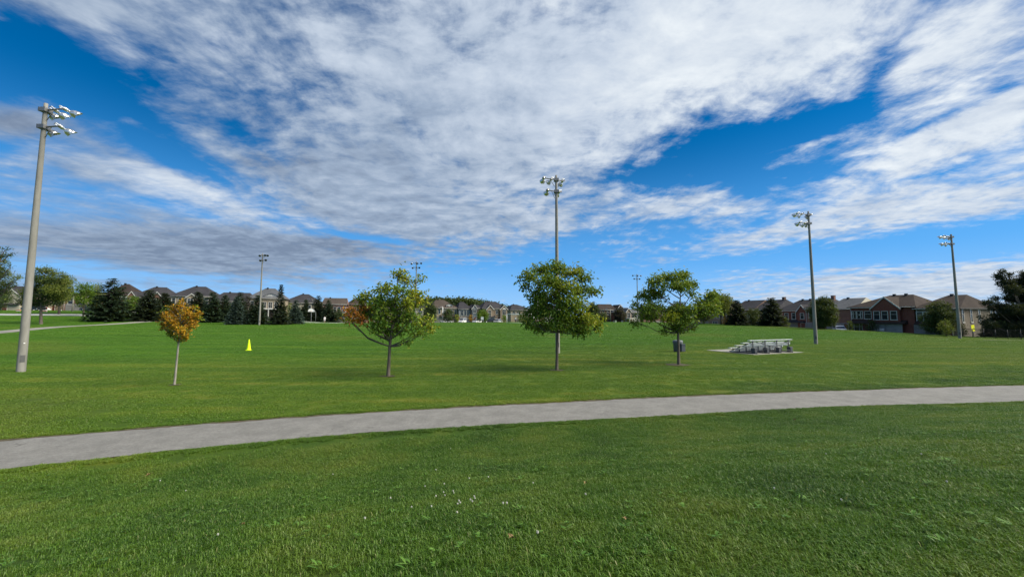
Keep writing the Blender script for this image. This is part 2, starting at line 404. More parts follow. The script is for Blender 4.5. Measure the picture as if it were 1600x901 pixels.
# ------------------------------------------------------------------ grass: blade patches instanced on points
def pad_mask(x, y):
    u = UX*x+UY*y; w = -UY*x+UX*y
    return (u > PAD[0]-.35) & (u < PAD[1]+.35) & (w > PAD[2]-.35) & (w < PAD[3]+.35)
PAD = (29.0, 34.9, 22.2, 26.8)
def blade_patch(name, size, nb, wid, lo, hi, lean, seed):
    r = np.random.default_rng(seed)
    x = r.uniform(-size/2, size/2, nb)*1.08; y = r.uniform(-size/2, size/2, nb)*1.08
    # clumping
    cl = r.uniform(-size/2, size/2, (max(4, nb//14), 2)); idx = r.integers(0, len(cl), nb); mixf = r.uniform(0, .75, nb)
    x = x*(1-mixf)+cl[idx, 0]*mixf + r.normal(0, .008, nb); y = y*(1-mixf)+cl[idx, 1]*mixf + r.normal(0, .008, nb)
    h = r.uniform(lo, hi, nb); a = r.uniform(0, 2*np.pi, nb); ln = h*r.uniform(.3, lean, nb); w = wid*r.uniform(.6, 1.3, nb)
    dx_, dy_ = np.cos(a), np.sin(a); px_, py_ = -dy_*w/2, dx_*w/2
    b0 = np.stack([x-px_, y-py_, np.full(nb, -.01)], -1); b1 = np.stack([x+px_, y+py_, np.full(nb, -.01)], -1)
    m0 = np.stack([x-px_*.8+dx_*ln*.35, y-py_*.8+dy_*ln*.35, h*.6], -1); m1 = np.stack([x+px_*.8+dx_*ln*.35, y+py_*.8+dy_*ln*.35, h*.6], -1)
    tp = np.stack([x+dx_*ln, y+dy_*ln, h*np.sqrt(np.clip(1-(ln/h)**2*.4, .2, 1))], -1)
    V = np.stack([b0, b1, m0, m1, tp], 1).reshape(-1, 3); o = np.arange(nb)[:, None]*5
    T = np.concatenate([o+np.array([[0, 1, 3]]), o+np.array([[0, 3, 2]]), o+np.array([[2, 3, 4]])], 0)
    return np_mesh(name, V, T, m_blade)
def scatter(name, P, sc, meshes, label=None):
    """P (n,3) points; the object's geometry nodes put one of the meshes on every point, aligned to the slope"""
    e = .15; nx = -(gz(P[:, 0]+e, P[:, 1])-gz(P[:, 0]-e, P[:, 1]))/(2*e); ny = -(gz(P[:, 0], P[:, 1]+e)-gz(P[:, 0], P[:, 1]-e))/(2*e)
    rot = np.empty((len(P), 3), np.float32)
    for j in range(len(P)):
        q = Vector((nx[j], ny[j], 1)).to_track_quat('Z', 'Y').to_matrix() @ Matrix.Rotation(random.uniform(0, 6.28), 3, 'Z'); rot[j] = q.to_euler()
    me = bpy.data.meshes.new(name); me.vertices.add(len(P)); me.vertices.foreach_set('co', P.astype(np.float32).ravel())
    for nm, tp, arr in (('rot', 'FLOAT_VECTOR', rot), ('scl', 'FLOAT', sc.astype(np.float32)), ('pick', 'INT', rng.integers(0, len(meshes), len(P)).astype(np.int32))):
        at_ = me.attributes.new(nm, tp, 'POINT'); at_.data.foreach_set('vector' if tp == 'FLOAT_VECTOR' else 'value', np.ascontiguousarray(arr).ravel())
    o = kind(ob(name, me), 'stuff')
    if label: tag(o, *label)
    ng = bpy.data.node_groups.new(name+'_nodes', 'GeometryNodeTree')
    ng.interface.new_socket('Geometry', in_out='INPUT', socket_type='NodeSocketGeometry'); ng.interface.new_socket('Geometry', in_out='OUTPUT', socket_type='NodeSocketGeometry')
    gi = ng.nodes.new('NodeGroupInput'); go = ng.nodes.new('NodeGroupOutput')
    inst = ng.nodes.new('GeometryNodeInstanceOnPoints'); ng.links.new(gi.outputs[0], inst.inputs['Points'])
    g2i = ng.nodes.new('GeometryNodeGeometryToInstance')
    for j, mm in enumerate(reversed(meshes)):
        src = bpy.data.objects.new(mm.name+'_source', mm)      # not linked to the scene: only instanced from
        oi = ng.nodes.new('GeometryNodeObjectInfo'); oi.inputs['Object'].default_value = src; oi.inputs['As Instance'].default_value = False
        ng.links.new(oi.outputs['Geometry'], g2i.inputs[0])
    ng.links.new(g2i.outputs[0], inst.inputs['Instance']); inst.inputs['Pick Instance'].default_value = True
    def attr(nm, tp, sock):
        a = ng.nodes.new('GeometryNodeInputNamedAttribute'); a.data_type = tp; a.inputs['Name'].default_value = nm
        out = [o_ for o_ in a.outputs if o_.enabled and o_.name == 'Attribute'][0]; ng.links.new(out, sock)
    attr('pick', 'INT', inst.inputs['Instance Index']); attr('scl', 'FLOAT', inst.inputs['Scale'])
    e2r = ng.nodes.new('FunctionNodeEulerToRotation'); attr('rot', 'FLOAT_VECTOR', e2r.inputs[0]); ng.links.new(e2r.outputs[0], inst.inputs['Rotation'])
    ng.links.new(inst.outputs[0], go.inputs[0])
    md = o.modifiers.new('scatter', 'NODES'); md.node_group = ng
    return o
# distance of points from the path band (positive = outside)
def path_dist(x, y, grow=0.0):
    i_ = np.searchsorted(PN[:, 0], x).clip(1, len(PN)-1); yn = np.interp(x, PN[:, 0], PN[:, 1]); yf = np.interp(x, PF[:, 0], PF[:, 1])
    return np.where(y < (yn+yf)/2, yn-y, y-yf)*.957
def path2_dist(x, y):
    q = np.stack([x, y], -1)[:, None, :]; return np.sqrt(((q-FP2[None])**2).sum(-1)).min(1)
def points(cell, y0, y1, keep, wide=1.55, margin=3.0):
    ys = np.arange(y0, y1, cell); out = []
    for yv in ys:
        hw = yv*wide+margin; xs = np.arange(-hw, hw, cell)
        out.append(np.stack([xs+rng.uniform(-.25, .25, len(xs))*cell, np.full(len(xs), yv)+rng.uniform(-.25, .25, len(xs))*cell], -1))
    P = np.concatenate(out); P = P[keep(P[:, 0], P[:, 1])]
    return np.concatenate([P, gz(P[:, 0], P[:, 1])[:, None]], 1)
near_patches = [blade_patch('lawn_patch', .5, 820, .0068, .018, .056, 1.7, 20+j) for j in range(5)]
def lawn_keep(x, y): return (y < 20) & (path_dist(x, y) > .20) & (y < np.interp(x, PN[:, 0], PN[:, 1]))
P = points(.36, .9, 24, lambda x, y: lawn_keep(x, y) & (y < 10.5+.3*x.clip(-20, 20)))
scatter('lawn_grass', P, rng.uniform(.8, 1.15, len(P)), near_patches, ('short green lawn grass in the foreground sloping down to the path', 'grass'))
mid_patches = [blade_patch('verge_patch', 1.0, 1250, .012, .02, .05, 1.6, 40+j) for j in range(4)]
P = points(.85, 8, 46, lambda x, y: (path_dist(x, y) > .42) & (y > np.interp(x, PF[:, 0], PF[:, 1])) & (~pad_mask(x, y)))
scatter('field_grass', P, rng.uniform(.8, 1.1, len(P)), mid_patches, ('mown grass beyond the path around the young trees', 'grass'))
far_patches = [blade_patch('turf_patch', 2.0, 1500, .034, .03, .07, 1.5, 50+j) for j in range(4)]
P = points(1.7, 46, 128, lambda x, y: (~pad_mask(x, y)) & (path2_dist(x, y) > 2.3) & (UX*x+UY*y < 96), 1.45)
scatter('distant_grass', P, rng.uniform(.85, 1.1, len(P)), far_patches, ('mown grass of the playing field reaching back to the houses', 'grass'))
# edge tufts that lean over the two path edges
eN = PN[(PN[:, 0] > -16) & (PN[:, 0] < 30)]; eF = PF[(PF[:, 0] > -18) & (PF[:, 0] < 34)]
def edge_pts(E, off, n):
    j = rng.uniform(0, len(E)-1.01, n); a = E[j.astype(int)]; b = E[j.astype(int)+1]; p = a+(b-a)*(j % 1)[:, None]
    d = dd[0]*0+np.array([-.288, .957]); p = p + d*(off+np.sign(off)*np.abs(rng.normal(0, .13, n)))[:, None]; return np.concatenate([p, gz(p[:, 0], p[:, 1])[:, None]+.005], 1)
tuft = [blade_patch('edge_tuft', .14, 80, .007, .02, .06, 1.5, 60+j) for j in range(4)]
P = np.concatenate([edge_pts(eN, -.05, 4200), edge_pts(eF, .26, 2300)])
scatter('path_edge_grass', P, rng.uniform(.5, 1.1, len(P)), tuft, ('ragged grass tufts growing along the path edges', 'grass'))

# broad leaved weeds and clover in the lawn
m_weed = leafmat('weed_leaf', [(0, (.045, .12, .015)), (.5, (.08, .19, .02)), (1, (.17, .30, .05))], .5, .3)
def rosette(name, nl, L, wd, seed):
    r = np.random.default_rng(seed); V = []; Q = []
    for j in range(nl):
        a = r.uniform(0, 6.28); l = L*r.uniform(.6, 1.1); w = wd*r.uniform(.7, 1.2); up = r.uniform(.2, .8); c, s_ = math.cos(a), math.sin(a)
        ox, oy = r.normal(0, L*.35, 2); n_ = 4
        for q, (tq, wq) in enumerate(((0, .15), (.35, .8), (.7, 1), (1.0, .12))):
            z = .012+l*up*tq*(1-.5*tq)
            for sg in (-1, 1): V.append((ox+c*l*tq-s_*w*wq*.5*sg, oy+s_*l*tq+c*w*wq*.5*sg, z+.006*abs(sg)))
        o_ = len(V)-8
        for q in range(3): Q.append((o_+2*q, o_+2*q+1, o_+2*q+3, o_+2*q+2))
    return np_mesh(name, np.array(V), np.array(Q), m_weed)
weeds = [rosette('dandelion', 9, .075, .022, 1), rosette('dandelion', 7, .09, .02, 2), rosette('clover_leaves', 26, .022, .02, 3), rosette('clover_leaves', 34, .024, .022, 4), rosette('plantain', 6, .055, .03, 5)]
P = points(.24, 1.2, 7.5, lambda x, y: lawn_keep(x, y) & (rng.uniform(0, 1, len(x)) < .5) & (np.array([mnoise.noise(Vector((a*.7, b*.7, 3))) for a, b in zip(x, y)]) > -.08))
P[:, 2] += .03
scatter('lawn_weeds', P, rng.uniform(.5, 1.0, len(P)), weeds, ('broad leaved weeds and clover growing in the foreground lawn', 'weeds'))

# ------------------------------------------------------------------ floodlight poles
m_pole = mat_noise('cast_concrete', (.17, .165, .148), (.26, .25, .225), 1.2, .85, bmp=.25, stretch=(3, 3, .5))
m_alu = mat_noise('spun_aluminium', (.62, .62, .61), (.78, .78, .77), 3, .28, metal=.9, bmp=0)
m_alu_dark = mat_noise('dull_metal', (.16, .16, .165), (.24, .24, .24), 3, .5, metal=.5, bmp=0)
m_galv = mat_noise('galvanised_steel', (.34, .35, .36), (.46, .47, .48), 5, .45, metal=.7, bmp=.05)
m_lens, t = material('lamp_lens'); principled(t, (.05, .055, .06), .12, .2)
m_hatch = mat_noise('grey_cover_plate', (.07, .072, .075), (.10, .10, .10), 8, .6, bmp=.05)
m_white = mat_noise('white_paint', (.70, .70, .68), (.80, .80, .78), 3, .5, bmp=.05)
m_black = mat_noise('black_paint', (.018, .018, .02), (.03, .03, .03), 3, .5, bmp=0)

prof = [(.05, -.42), (.12, -.42), (.14, -.38), (.14, -.16), (.085, -.10), (.085, -.06), (.15, .0), (.22, .07), (.275, .17), (.30, .30), (.312, .31), (.312, .335), (.295, .335)]
me_hous = MB().lathe([(.02, -.44)]+prof[:6], 14).box(-.05, .05, -.05, .05, -.30, -.10).mesh('ballast_housing', m_alu)
me_refl = MB().lathe(prof[5:], 18).mesh('reflector', m_alu)
vis = MB(); vn = 11; vv = []; vf = []
for j in range(vn):
    a_ = math.pi*(j/(vn-1)); vv += [(.32*math.cos(a_), .32*math.sin(a_), .30), (.325*math.cos(a_), .325*math.sin(a_), .30+.24*math.sin(a_)+.02)]
for j in range(vn-1): vf.append((2*j, 2*j+2, 2*j+3, 2*j+1))
vis.add(vv, vf, 0, True); vv2 = [(x*.985, y*.985, z) for x, y, z in vv]; vis.add(vv2, [tuple(reversed(q)) for q in vf], 0, True)
me_vis = vis.mesh('visor', m_alu)
me_lens = MB().lathe([(.0, .325), (.15, .32), (.292, .30)], 18).mesh('lens', m_lens)
me_brk = MB().box(-.16, .16, -.025, .025, -.62, -.58).box(-.16, -.13, -.025, .025, -.60, -.2).box(.13, .16, -.025, .025, -.60, -.2).mesh('luminaire', m_galv)

def flood_pole(px, Y, label, arm_az, upper, lower, aim_az, H=15.0, brace=True, down=24, cond=False):
    base = atY(px, Y); t_ = thing('floodlight_pole', label, 'floodlight pole', base, 0, 'floodlight poles round the playing field')
    MB().lathe([(.182, -.3), (.180, 1.2), (.165, 4), (.136, 9), (.098, 14.9), (.085, H), (.0, H+.02)], 20).build('mast', m_pole, t_)
    MB().box(-.085, .085, -.193, -.163, .55, .92).build('hand_hole_cover', m_hatch, t_, Matrix.Rotation(math.atan2(-base.x, base.y)*-1, 4, 'Z') if False else Matrix.Rotation(math.atan2(base.x, -base.y)+math.pi+.12, 4, 'Z'))
    if cond:
        MB().box(-.03, .03, -.191, -.17, 1.55, 1.60).build('rating_plate', m_white, t_, Matrix.Rotation(math.atan2(base.x, -base.y)+math.pi+.15, 4, 'Z'))
    ad = Vector((math.sin(arm_az), math.cos(arm_az), 0))
    for lv, z, offs in (('u', H-.40, upper), ('l', H-1.42, lower)):
        lo, hi = min(offs)-.18, max(max(offs)+.18, .25); lo = min(lo, -.25)
        c = MB().tube([ad*lo+Vector((0, 0, z)), ad*hi+Vector((0, 0, z))], .045, 8)
        side = Vector((ad.y, -ad.x, 0))
        c.box(-.20, .20, -.20, .20, z-.13, z+.10)
        c.build('crossarm', m_alu_dark, t_)
        if brace:
            b = MB()
            if min(offs) < -.45: b.tube([ad*-.16+Vector((0, 0, z-.62)), ad*max(min(offs)*.55, -.6)+Vector((0, 0, z-.03))], .022, 6)
            if max(offs) > .45: b.tube([ad*.16+Vector((0, 0, z-.62)), ad*min(max(offs)*.55, .6)+Vector((0, 0, z-.03))], .022, 6)
            b.build('arm_brace', m_alu_dark, t_)
        for q, o_ in enumerate(offs):
            az = aim_az + .22*math.sin(q*2.1+z); dn = R(down+6*math.sin(q*1.7+px))
            f = Vector((math.sin(az)*math.cos(dn), math.cos(az)*math.cos(dn), -math.sin(dn)))
            zq = f; xq = Vector((0, 0, 1)).cross(zq).normalized(); yq = zq.cross(xq)       # local +y up-ish
            M = Matrix((( xq.x, yq.x, zq.x, 0), (xq.y, yq.y, zq.y, 0), (xq.z, yq.z, zq.z, 0), (0, 0, 0, 1)))
            pos = ad*o_ + Vector((0, 0, z+.07)) + f*.34
            L_ = ob('luminaire', me_brk, t_, Matrix.Translation(pos) @ M @ Matrix.Scale(.76, 4))
            ob('ballast_housing', me_hous, L_); ob('reflector', me_refl, L_); ob('visor', me_vis, L_); ob('lens', me_lens, L_)
    return t_
UA = math.atan2(UX, UY)         # azimuth of the row direction
flood_pole(32.5, 21.5, 'tall concrete floodlight pole at the far left, nearest the viewer, lamps towards the right', R(97), [-.25, .5, 1.15], [-.25, .95], R(28), H=15.4, cond=True)
flood_pole(871.5, 32.3, 'tall grey floodlight pole rising from behind the middle green tree', UA, [-1.15, -.4, .65], [-.8, .35], R(-22), H=15.2)
flood_pole(1275, 43.6, 'tall grey floodlight pole right of the bleachers', UA, [-1.75, -.95, .45], [-1.4, -.5, .2], R(-22), H=15.2)
flood_pole(1500, 55, 'tall grey floodlight pole in front of the brown corner house on the right', UA, [-1.75, -.75, .4], [-1.5, -.55], R(-35))
flood_pole(405, 80, 'distant floodlight pole at the left beside the spruces, lamps facing the viewer', R(95), [-.45, .45, 1.15], [-.3, .8], R(150))
flood_pole(649, 92, 'distant floodlight pole seen behind the left green tree with the orange branch', R(90), [-1.1, 0.05, 1.1], [-.8, .7], R(165))
flood_pole(840, 105, 'distant floodlight pole mostly hidden behind the crown of the middle tree', R(80), [-.9, 0, .9], [-.6, .6], R(190))
flood_pole(997, 119, 'most distant floodlight pole, behind the left edge of the third green tree', R(90), [-1.2, 0, 1.2], [-.8, .8], R(195))

# ------------------------------------------------------------------ bleachers on their concrete pad
def uwM(u, w, z=0):
    p = xy(u, w); return Matrix(((UX, -UY, 0, p[0]), (UY, UX, 0, p[1]), (0, 0, 1, z), (0, 0, 0, 1)))
cpt = [at(1110, 546), at(1175, 553.5), at(1248, 550)]
PU, PW = PAD[0], PAD[2]
pc = xy((PAD[0]+PAD[1])/2, (PAD[2]+PAD[3])/2); zb = g1(*pc)
pad = MB().box(PAD[0]-PAD[0], PAD[1]-PAD[0], 0, PAD[3]-PAD[2], -.15, .035).build('concrete_pad', m_concrete, None, uwM(PAD[0], PAD[2], zb)); kind(pad, 'structure')
m_seat = mat_noise('brushed_aluminium_plank', (.60, .61, .60), (.72, .73, .72), 6, .38, metal=.55, bmp=.05, stretch=(.3, 4, 4))
m_frame = mat_noise('weathered_aluminium_frame', (.060, .065, .078), (.105, .11, .125), 5, .6, metal=.2, bmp=.05)
bl = thing('bleachers', 'low four row aluminium bleachers standing on the concrete pad', 'bleachers'); bl.matrix_world = uwM(PAD[0], PAD[2], zb+.035)
BX0, BX1 = .20, 5.25      # along the row; y: back (near the viewer) to front (towards the field)
rows = [(1.09, .55), (.85, 1.17), (.60, 1.79), (.36, 2.41)]
def plank(name, z, y, wdt, hgt, x0=BX0, x1=BX1, mat=m_seat):
    c = MB().box(x0, x1, y-wdt/2, y+wdt/2, z-hgt*.45, z)
    c.box(x0, x1, y-wdt/2, y-wdt/2+.012, z-hgt, z-hgt*.455); c.box(x0, x1, y+wdt/2-.012, y+wdt/2, z-hgt, z-hgt*.455)
    for q in range(3): c.box(x0+.004, x1-.004, y-wdt*.36+q*wdt*.3, y-wdt*.36+q*wdt*.3+.02, z+.0005, z+.006)
    c.box(x0-.008, x0-.001, y-wdt/2-.003, y+wdt/2+.003, z-hgt-.003, z+.004); c.box(x1+.001, x1+.008, y-wdt/2-.003, y+wdt/2+.003, z-hgt-.003, z+.004)
    return c.build(name, mat, bl)
for z, y in rows: plank('seat_plank', z, y, .25, .05)
for z, y in ((.62, .87), (.36, 1.49), (.13, 2.11)): plank('foot_plank', z+.0, y, .27, .05)
for z, y in ((.74, .62), (.48, 1.24), (.24, 1.86)): MB().box(BX0+.02, BX1-.02, y, y+.012, z-.08, z+.08).build('riser_board', m_seat, bl)
for x in np.linspace(BX0+.45, BX1-.35, 4):
    c = MB(); s_ = .03
    c.box(x-s_, x+s_, .2, 2.75, 0, .07)                                          # ground rail
    for z, y in rows: c.box(x-s_*.9, x+s_*.9, y-.03, y+.03, .071, z-.051)       # uprights under the seats
    c.tube([(x, 2.6, .09), (x, .45, 1.0)], .028, 6)
    for z, y in rows[:3]: c.box(x-.02, x+.02, y+.031, y+.45, z-.60+.02 if z > .7 else z-.52, z-.565 if z > .7 else z-.50)
    c.build('support_frame', m_frame, bl)
    MB().add([(x-.10, .30, .0), (x+.10, .30, .0), (x+.10, .62, 0), (x-.10, .62, 0), (x-.15, .30, .46), (x+.15, .30, .46), (x+.15, .62, .46), (x-.15, .62, .46)],
             [(0, 3, 2, 1), (4, 5, 6, 7), (0, 1, 5, 4), (1, 2, 6, 5), (2, 3, 7, 6), (3, 0, 4, 7)]).build('pedestal', m_frame, bl)
MB().tube([(BX0+.5, .32, .12), (BX1-.4, .32, .95)], .022, 6).tube([(BX0+.5, .32, .95), (BX1-.4, .32, .12)], .022, 6).build('cross_brace', m_frame, bl)

# ------------------------------------------------------------------ litter bin, cone, sign, fence, hoops, goal
m_bin = mat_noise('grey_blue_plastic', (.075, .085, .10), (.11, .125, .14), 3, .55, bmp=.1)
m_bin2 = mat_noise('pale_grey_plastic', (.11, .12, .14), (.16, .17, .19), 3, .55, bmp=.1)
b0 = atY(1059.5, 34); bt = thing('litter_bin', 'grey drum litter bin with a domed lid behind the trunk of the third green tree', 'litter bin', b0)
MB().lathe([(0, .0), (.33, 0), (.36, .05), (.39, .70), (.40, .72), (.40, .74)], 20).build('drum', m_bin, bt)
MB().lathe([(.42, .72), (.425, .78), (.42, .95), (.36, .99), (.18, 1.01), (0, 1.02)], 20).build('lid', m_bin, bt)
MB().box(.12, .42, -.52, -.36, .05, .66).box(.10, .44, -.54, -.34, .661, .70).build('bag_box', m_bin2, bt)

m_cone = material('fluorescent_yellow_plastic'); principled(m_cone[1], (.72, .92, .0), .6); m_cone = m_cone[0]
cn = thing('traffic_cone', 'bright yellow green traffic cone standing alone on the grass', 'traffic cone', at(388.5, 547), .3)
MB().lathe([(.17, .045), (.155, .06), (.135, .20), (.045, .86), (.038, .90), (.02, .91)], 16).build('cone_body', m_cone, cn)
MB().box(-.19, .19, -.19, .19, -.02, .045).build('cone_base', m_cone, cn)

m_yel = material('fluorescent_sign_yellow'); principled(m_yel[1], (1.0, .95, .0), .6); m_yel = m_yel[0]
sp = atY(1522, 58.3); sp.z = g1(sp.x, sp.y)
zt, zl = zpix(507.5, 58.3), zpix(517.5, 58.3)
sg = thing('warning_sign', 'fluorescent yellow sign with a small black figure beyond the fence at the right', 'sign', sp, R(8))
MB().tube([(0, 0.05, -.2), (0, 0.05, zt-sp.z-.02)], .035, 8).build('sign_post', m_galv, sg)
MB().box(-.29, .29, -.012, .012, zl-sp.z, zt-sp.z).build('sign_panel', m_yel, sg, Matrix.Rotation(R(-6), 4, 'Y') @ Matrix.Translation((0.10, 0, 0)))
zm = (zl+zt)/2-sp.z
MB().box(-.05, .05, -.02, -.0125, zm-.22, zm+.02).box(-.035, .035, -.02, -.0125, zm+.05, zm+.13).box(.02, .11, -.02, -.0125, zm-.10, zm-.06).build('symbol', m_black, sg, Matrix.Translation((0.10, 0, 0)))

# chain link fence beyond the right end of the field
fa, fb = atY(1488, 60.5), atY(1640, 49); fl = (fb-fa).length; fd = (fb-fa).normalized()
fe = thing('chain_link_fence', 'low black chain link fence running along the field edge at the right', 'fence', fa)
nP = 8; FH = 1.25
def fp(s_, z): p = fa+fd*s_; return Vector((p.x-fa.x, p.y-fa.y, g1(p.x, p.y)-fa.z+z))
for j in range(nP+1): MB().tube([fp(fl*j/nP, -.2), fp(fl*j/nP, FH+.06)], .035, 8).build('post', m_black, fe)
for z in (FH, .08): MB().tube([fp(fl*j/24, z) for j in range(25)], .022, 6).build('rail', m_black, fe)
c = MB(); st = .11
for j in range(int(fl/st)):
    for sgn in (1, -1):
        s0 = j*st; s1 = s0+sgn*(FH-.08)*.9
        if 0 <= s1 <= fl: c.tube([fp(s0, .08), fp(s1, FH)], .0045, 3, cap=False)
c.build('chain_link_mesh', m_black, fe)

# basketball court and hoops
cA, cB, cC, cD = at(450, 503), at(541, 503), at(541, 500.2), at(450, 500.2)
cY0, cY1 = 100, 112
A, B = atY(449, cY0), atY(545, cY0)
line_strip('court_surface', [(A.x, A.y+5), (B.x, B.y+5)], 13, m_road, .04, 10)
def hoop(px, Y, label, yaw):
    b = atY(px, Y); t_ = thing('basketball_hoop', label, 'basketball hoop', b, yaw, 'basketball hoops on the court')
    MB().tube([(0, 0, -.1), (0, 0, 2.6), (0, -.25, 3.1), (0, -1.1, 3.3)], .05, 8).build('post', m_galv, t_)
    pts = [(.66*math.cos(a), 3.12+.62*math.sin(a)) for a in np.linspace(0, math.pi, 13)]; pts = [(-.66, 2.88)] + [(.66, 2.88)] + pts[1:-1]
    MB().prism([(x, z*.999) for x, z in pts], -1.16, -1.12).build('backboard', m_white, t_)
    rim = [(.23*math.cos(a), -1.42+.23*math.sin(a), 3.05) for a in np.linspace(0, 2*math.pi, 17)]
    MB().tube(rim, .016, 5, cap=False).build('rim', m_orange, t_)
    MB().tube([(0, -1.16, 3.04), (0, -1.2, 3.04)], .03, 6).build('rim_bracket', m_orange, t_)
m_orange = material('orange_paint'); principled(m_orange[1], (.65, .14, .02), .5); m_orange = m_orange[0]
hoop(486, 104, 'white fan backboard hoop on the court, the left one of the pair', R(20))
hoop(493, 112, 'white fan backboard hoop on the court, the right and farther one of the pair', R(-20))

# soccer goal
ga = atY(792, 104); gt = thing('soccer_goal', 'white framed soccer goal at the far side of the field, left of the middle tree', 'goal', ga)
MB().tube([(0, 0, 0), (0, 0, 2.44)], .09, 8).build('goalpost', m_white, gt)
MB().tube([(7.32, 0, 0), (7.32, 0, 2.44)], .075, 8).build('goalpost', m_white, gt)
MB().tube([(-.07, 0, 2.44), (7.39, 0, 2.44)], .11, 8).build('crossbar', m_white, gt)
for x in (0, 7.32): MB().tube([(x, .05, 2.42), (x, 1.1, 2.35), (x, 2.4, .05), (x, .05, .05)], .04, 6).build('net_support', m_white, gt)
MB().tube([(0, 2.4, .05), (7.32, 2.4, .05)], .04, 6).build('back_bar', m_white, gt)
m_net = mat_noise('net_cord', (.35, .36, .34), (.45, .45, .43), 3, .8, bmp=0)
c = MB()
for x in np.arange(0, 7.33, .45): c.tube([(x, .05, 2.42), (x, 1.1, 2.35), (x, 2.4, .05)], .006, 3, cap=False)
for q in np.linspace(0, 1, 6): c.tube([(0, 1.1+1.3*q, 2.35-2.3*q), (7.32, 1.1+1.3*q, 2.35-2.3*q)], .006, 3, cap=False)
c.build('net', m_net, gt)

# ------------------------------------------------------------------ trees
m_bark = mat_noise('grey_brown_bark', (.075, .060, .046), (.15, .125, .10), 6, .92, bmp=.9, bd=.02, stretch=(2, 2, .4))
m_bark_pale = mat_noise('pale_smooth_bark', (.17, .155, .13), (.30, .28, .245), 7, .9, bmp=.4, stretch=(2, 2, .5))
G_GREEN = [(0, (.030, .075, .012)), (.4, (.055, .125, .018)), (.75, (.10, .17, .022)), (1, (.20, .24, .03))]
m_leaf_green = leafmat('green_leaf', [(0, (.028, .080, .008)), (.4, (.075, .165, .014)), (.8, (.16, .25, .022)), (1, (.32, .34, .06))])
m_leaf_lime = leafmat('yellowing_leaf', [(0, (.06, .12, .010)), (.45, (.19, .25, .015)), (.85, (.38, .38, .03)), (1, (.45, .27, .03))])
m_leaf_orange = leafmat('orange_red_leaf', [(0, (.26, .06, .012)), (.5, (.48, .15, .015)), (.85, (.50, .26, .03)), (1, (.26, .27, .05))])
m_leaf_amber = leafmat('amber_leaf', [(0, (.16, .08, .01)), (.4, (.45, .21, .012)), (.75, (.66, .36, .02)), (1, (.24, .25, .03))])
m_leaf_dark = leafmat('dark_leaf', [(0, (.018, .040, .012)), (.6, (.035, .065, .016)), (1, (.060, .095, .022))], .6, .2)
m_leaf_purple = leafmat('purple_leaf', [(0, (.020, .016, .018)), (.6, (.038, .028, .026)), (1, (.060, .045, .035))], .6, .15)
m_leaf_olive = leafmat('olive_leaf', [(0, (.06, .09, .015)), (.6, (.15, .19, .03)), (1, (.28, .28, .06))], .6, .3)
m_needle = leafmat('spruce_needles', [(0, (.012, .030, .016)), (.6, (.024, .050, .024)), (1, (.045, .075, .034))], .7, .1)
m_needle_blue = leafmat('blue_spruce_needles', [(0, (.025, .05, .04)), (.6, (.05, .085, .07)), (1, (.09, .13, .105))], .7, .1)
m_needle_dark = leafmat('pine_needles', [(0, (.008, .018, .010)), (.6, (.018, .033, .016)), (1, (.036, .052, .026))], .7, .1)

def leaves(tips, per, length, width, spread, r, droop=.4, up=None):
    """folded leaves (2 quads each) sprouting round the twig tips"""
    n = len(tips)*per; T = np.repeat(tips, per, 0) + r.normal(0, spread, (n, 3))
    a = r.uniform(0, 2*np.pi, n); el = r.normal(-droop, .55, n)
    d = np.stack([np.cos(a)*np.cos(el), np.sin(a)*np.cos(el), np.sin(el)], -1)
    s_ = np.cross(d, r.normal(0, 1, (n, 3))+np.array([0, 0, 1.6])); s_ /= np.linalg.norm(s_, axis=1)[:, None]+1e-9
    nn = np.cross(s_, d); L = (length*r.uniform(.65, 1.25, n))[:, None]; Wd = (width*r.uniform(.7, 1.2, n))[:, None]
    b = T; m1 = T+d*L*.45+s_*Wd*.5+nn*Wd*.22; m2 = T+d*L*.45-s_*Wd*.5+nn*Wd*.22; tip = T+d*L-nn*L*.12
    V = np.stack([b, m1, tip, m2], 1).reshape(-1, 3); o = np.arange(n)[:, None]*4
    Q = np.concatenate([o+np.array([[0, 1, 2]]), o+np.array([[0, 2, 3]])], 0)
    return V, Q
def blobs_tips(blobs, dens, r, shell=.55):
    """blobs: (x,y,z, rx,ry,rz, weight) -> twig tip points, denser towards the skin"""
    out = []; idx = []
    for j, (x, y, z, rx, ry, rz, w) in enumerate(blobs):
        n = max(3, int(dens*w*(rx*ry*rz)**.67*4)); v = r.normal(0, 1, (n, 3)); v /= np.linalg.norm(v, axis=1)[:, None]
        rad = r.uniform(0, 1, n)**(1/3)*(1-shell)+shell*r.uniform(.75, 1.08, n); rad = np.where(r.uniform(0, 1, n) < .3, r.uniform(.1, .8, n), rad)
        out.append(np.stack([x+v[:, 0]*rad*rx, y+v[:, 1]*rad*ry, z+v[:, 2]*rad*rz], -1)); idx += [j]*n
    return np.concatenate(out), np.array(idx)
def crown_mesh(name, blobs, mats, sel, dens, per, L, Wd, spread, r, droop=.4, shell=.55):
    """sel[j] = material slot of blob j"""
    tips, idx = blobs_tips(blobs, dens, r, shell); V, Q = leaves(tips, per, L, Wd, spread, r, droop)
    n = len(tips)*per; slot = np.repeat(np.array([sel[j] for j in idx]), per)
    sw = r.uniform(0, 1, n); slot = np.where((sw < .10) & (slot < 2), 1-slot if len(mats) > 1 else slot, slot)
    return np_mesh(name, V, Q, mats, np.concatenate([slot, slot])), tips, idx

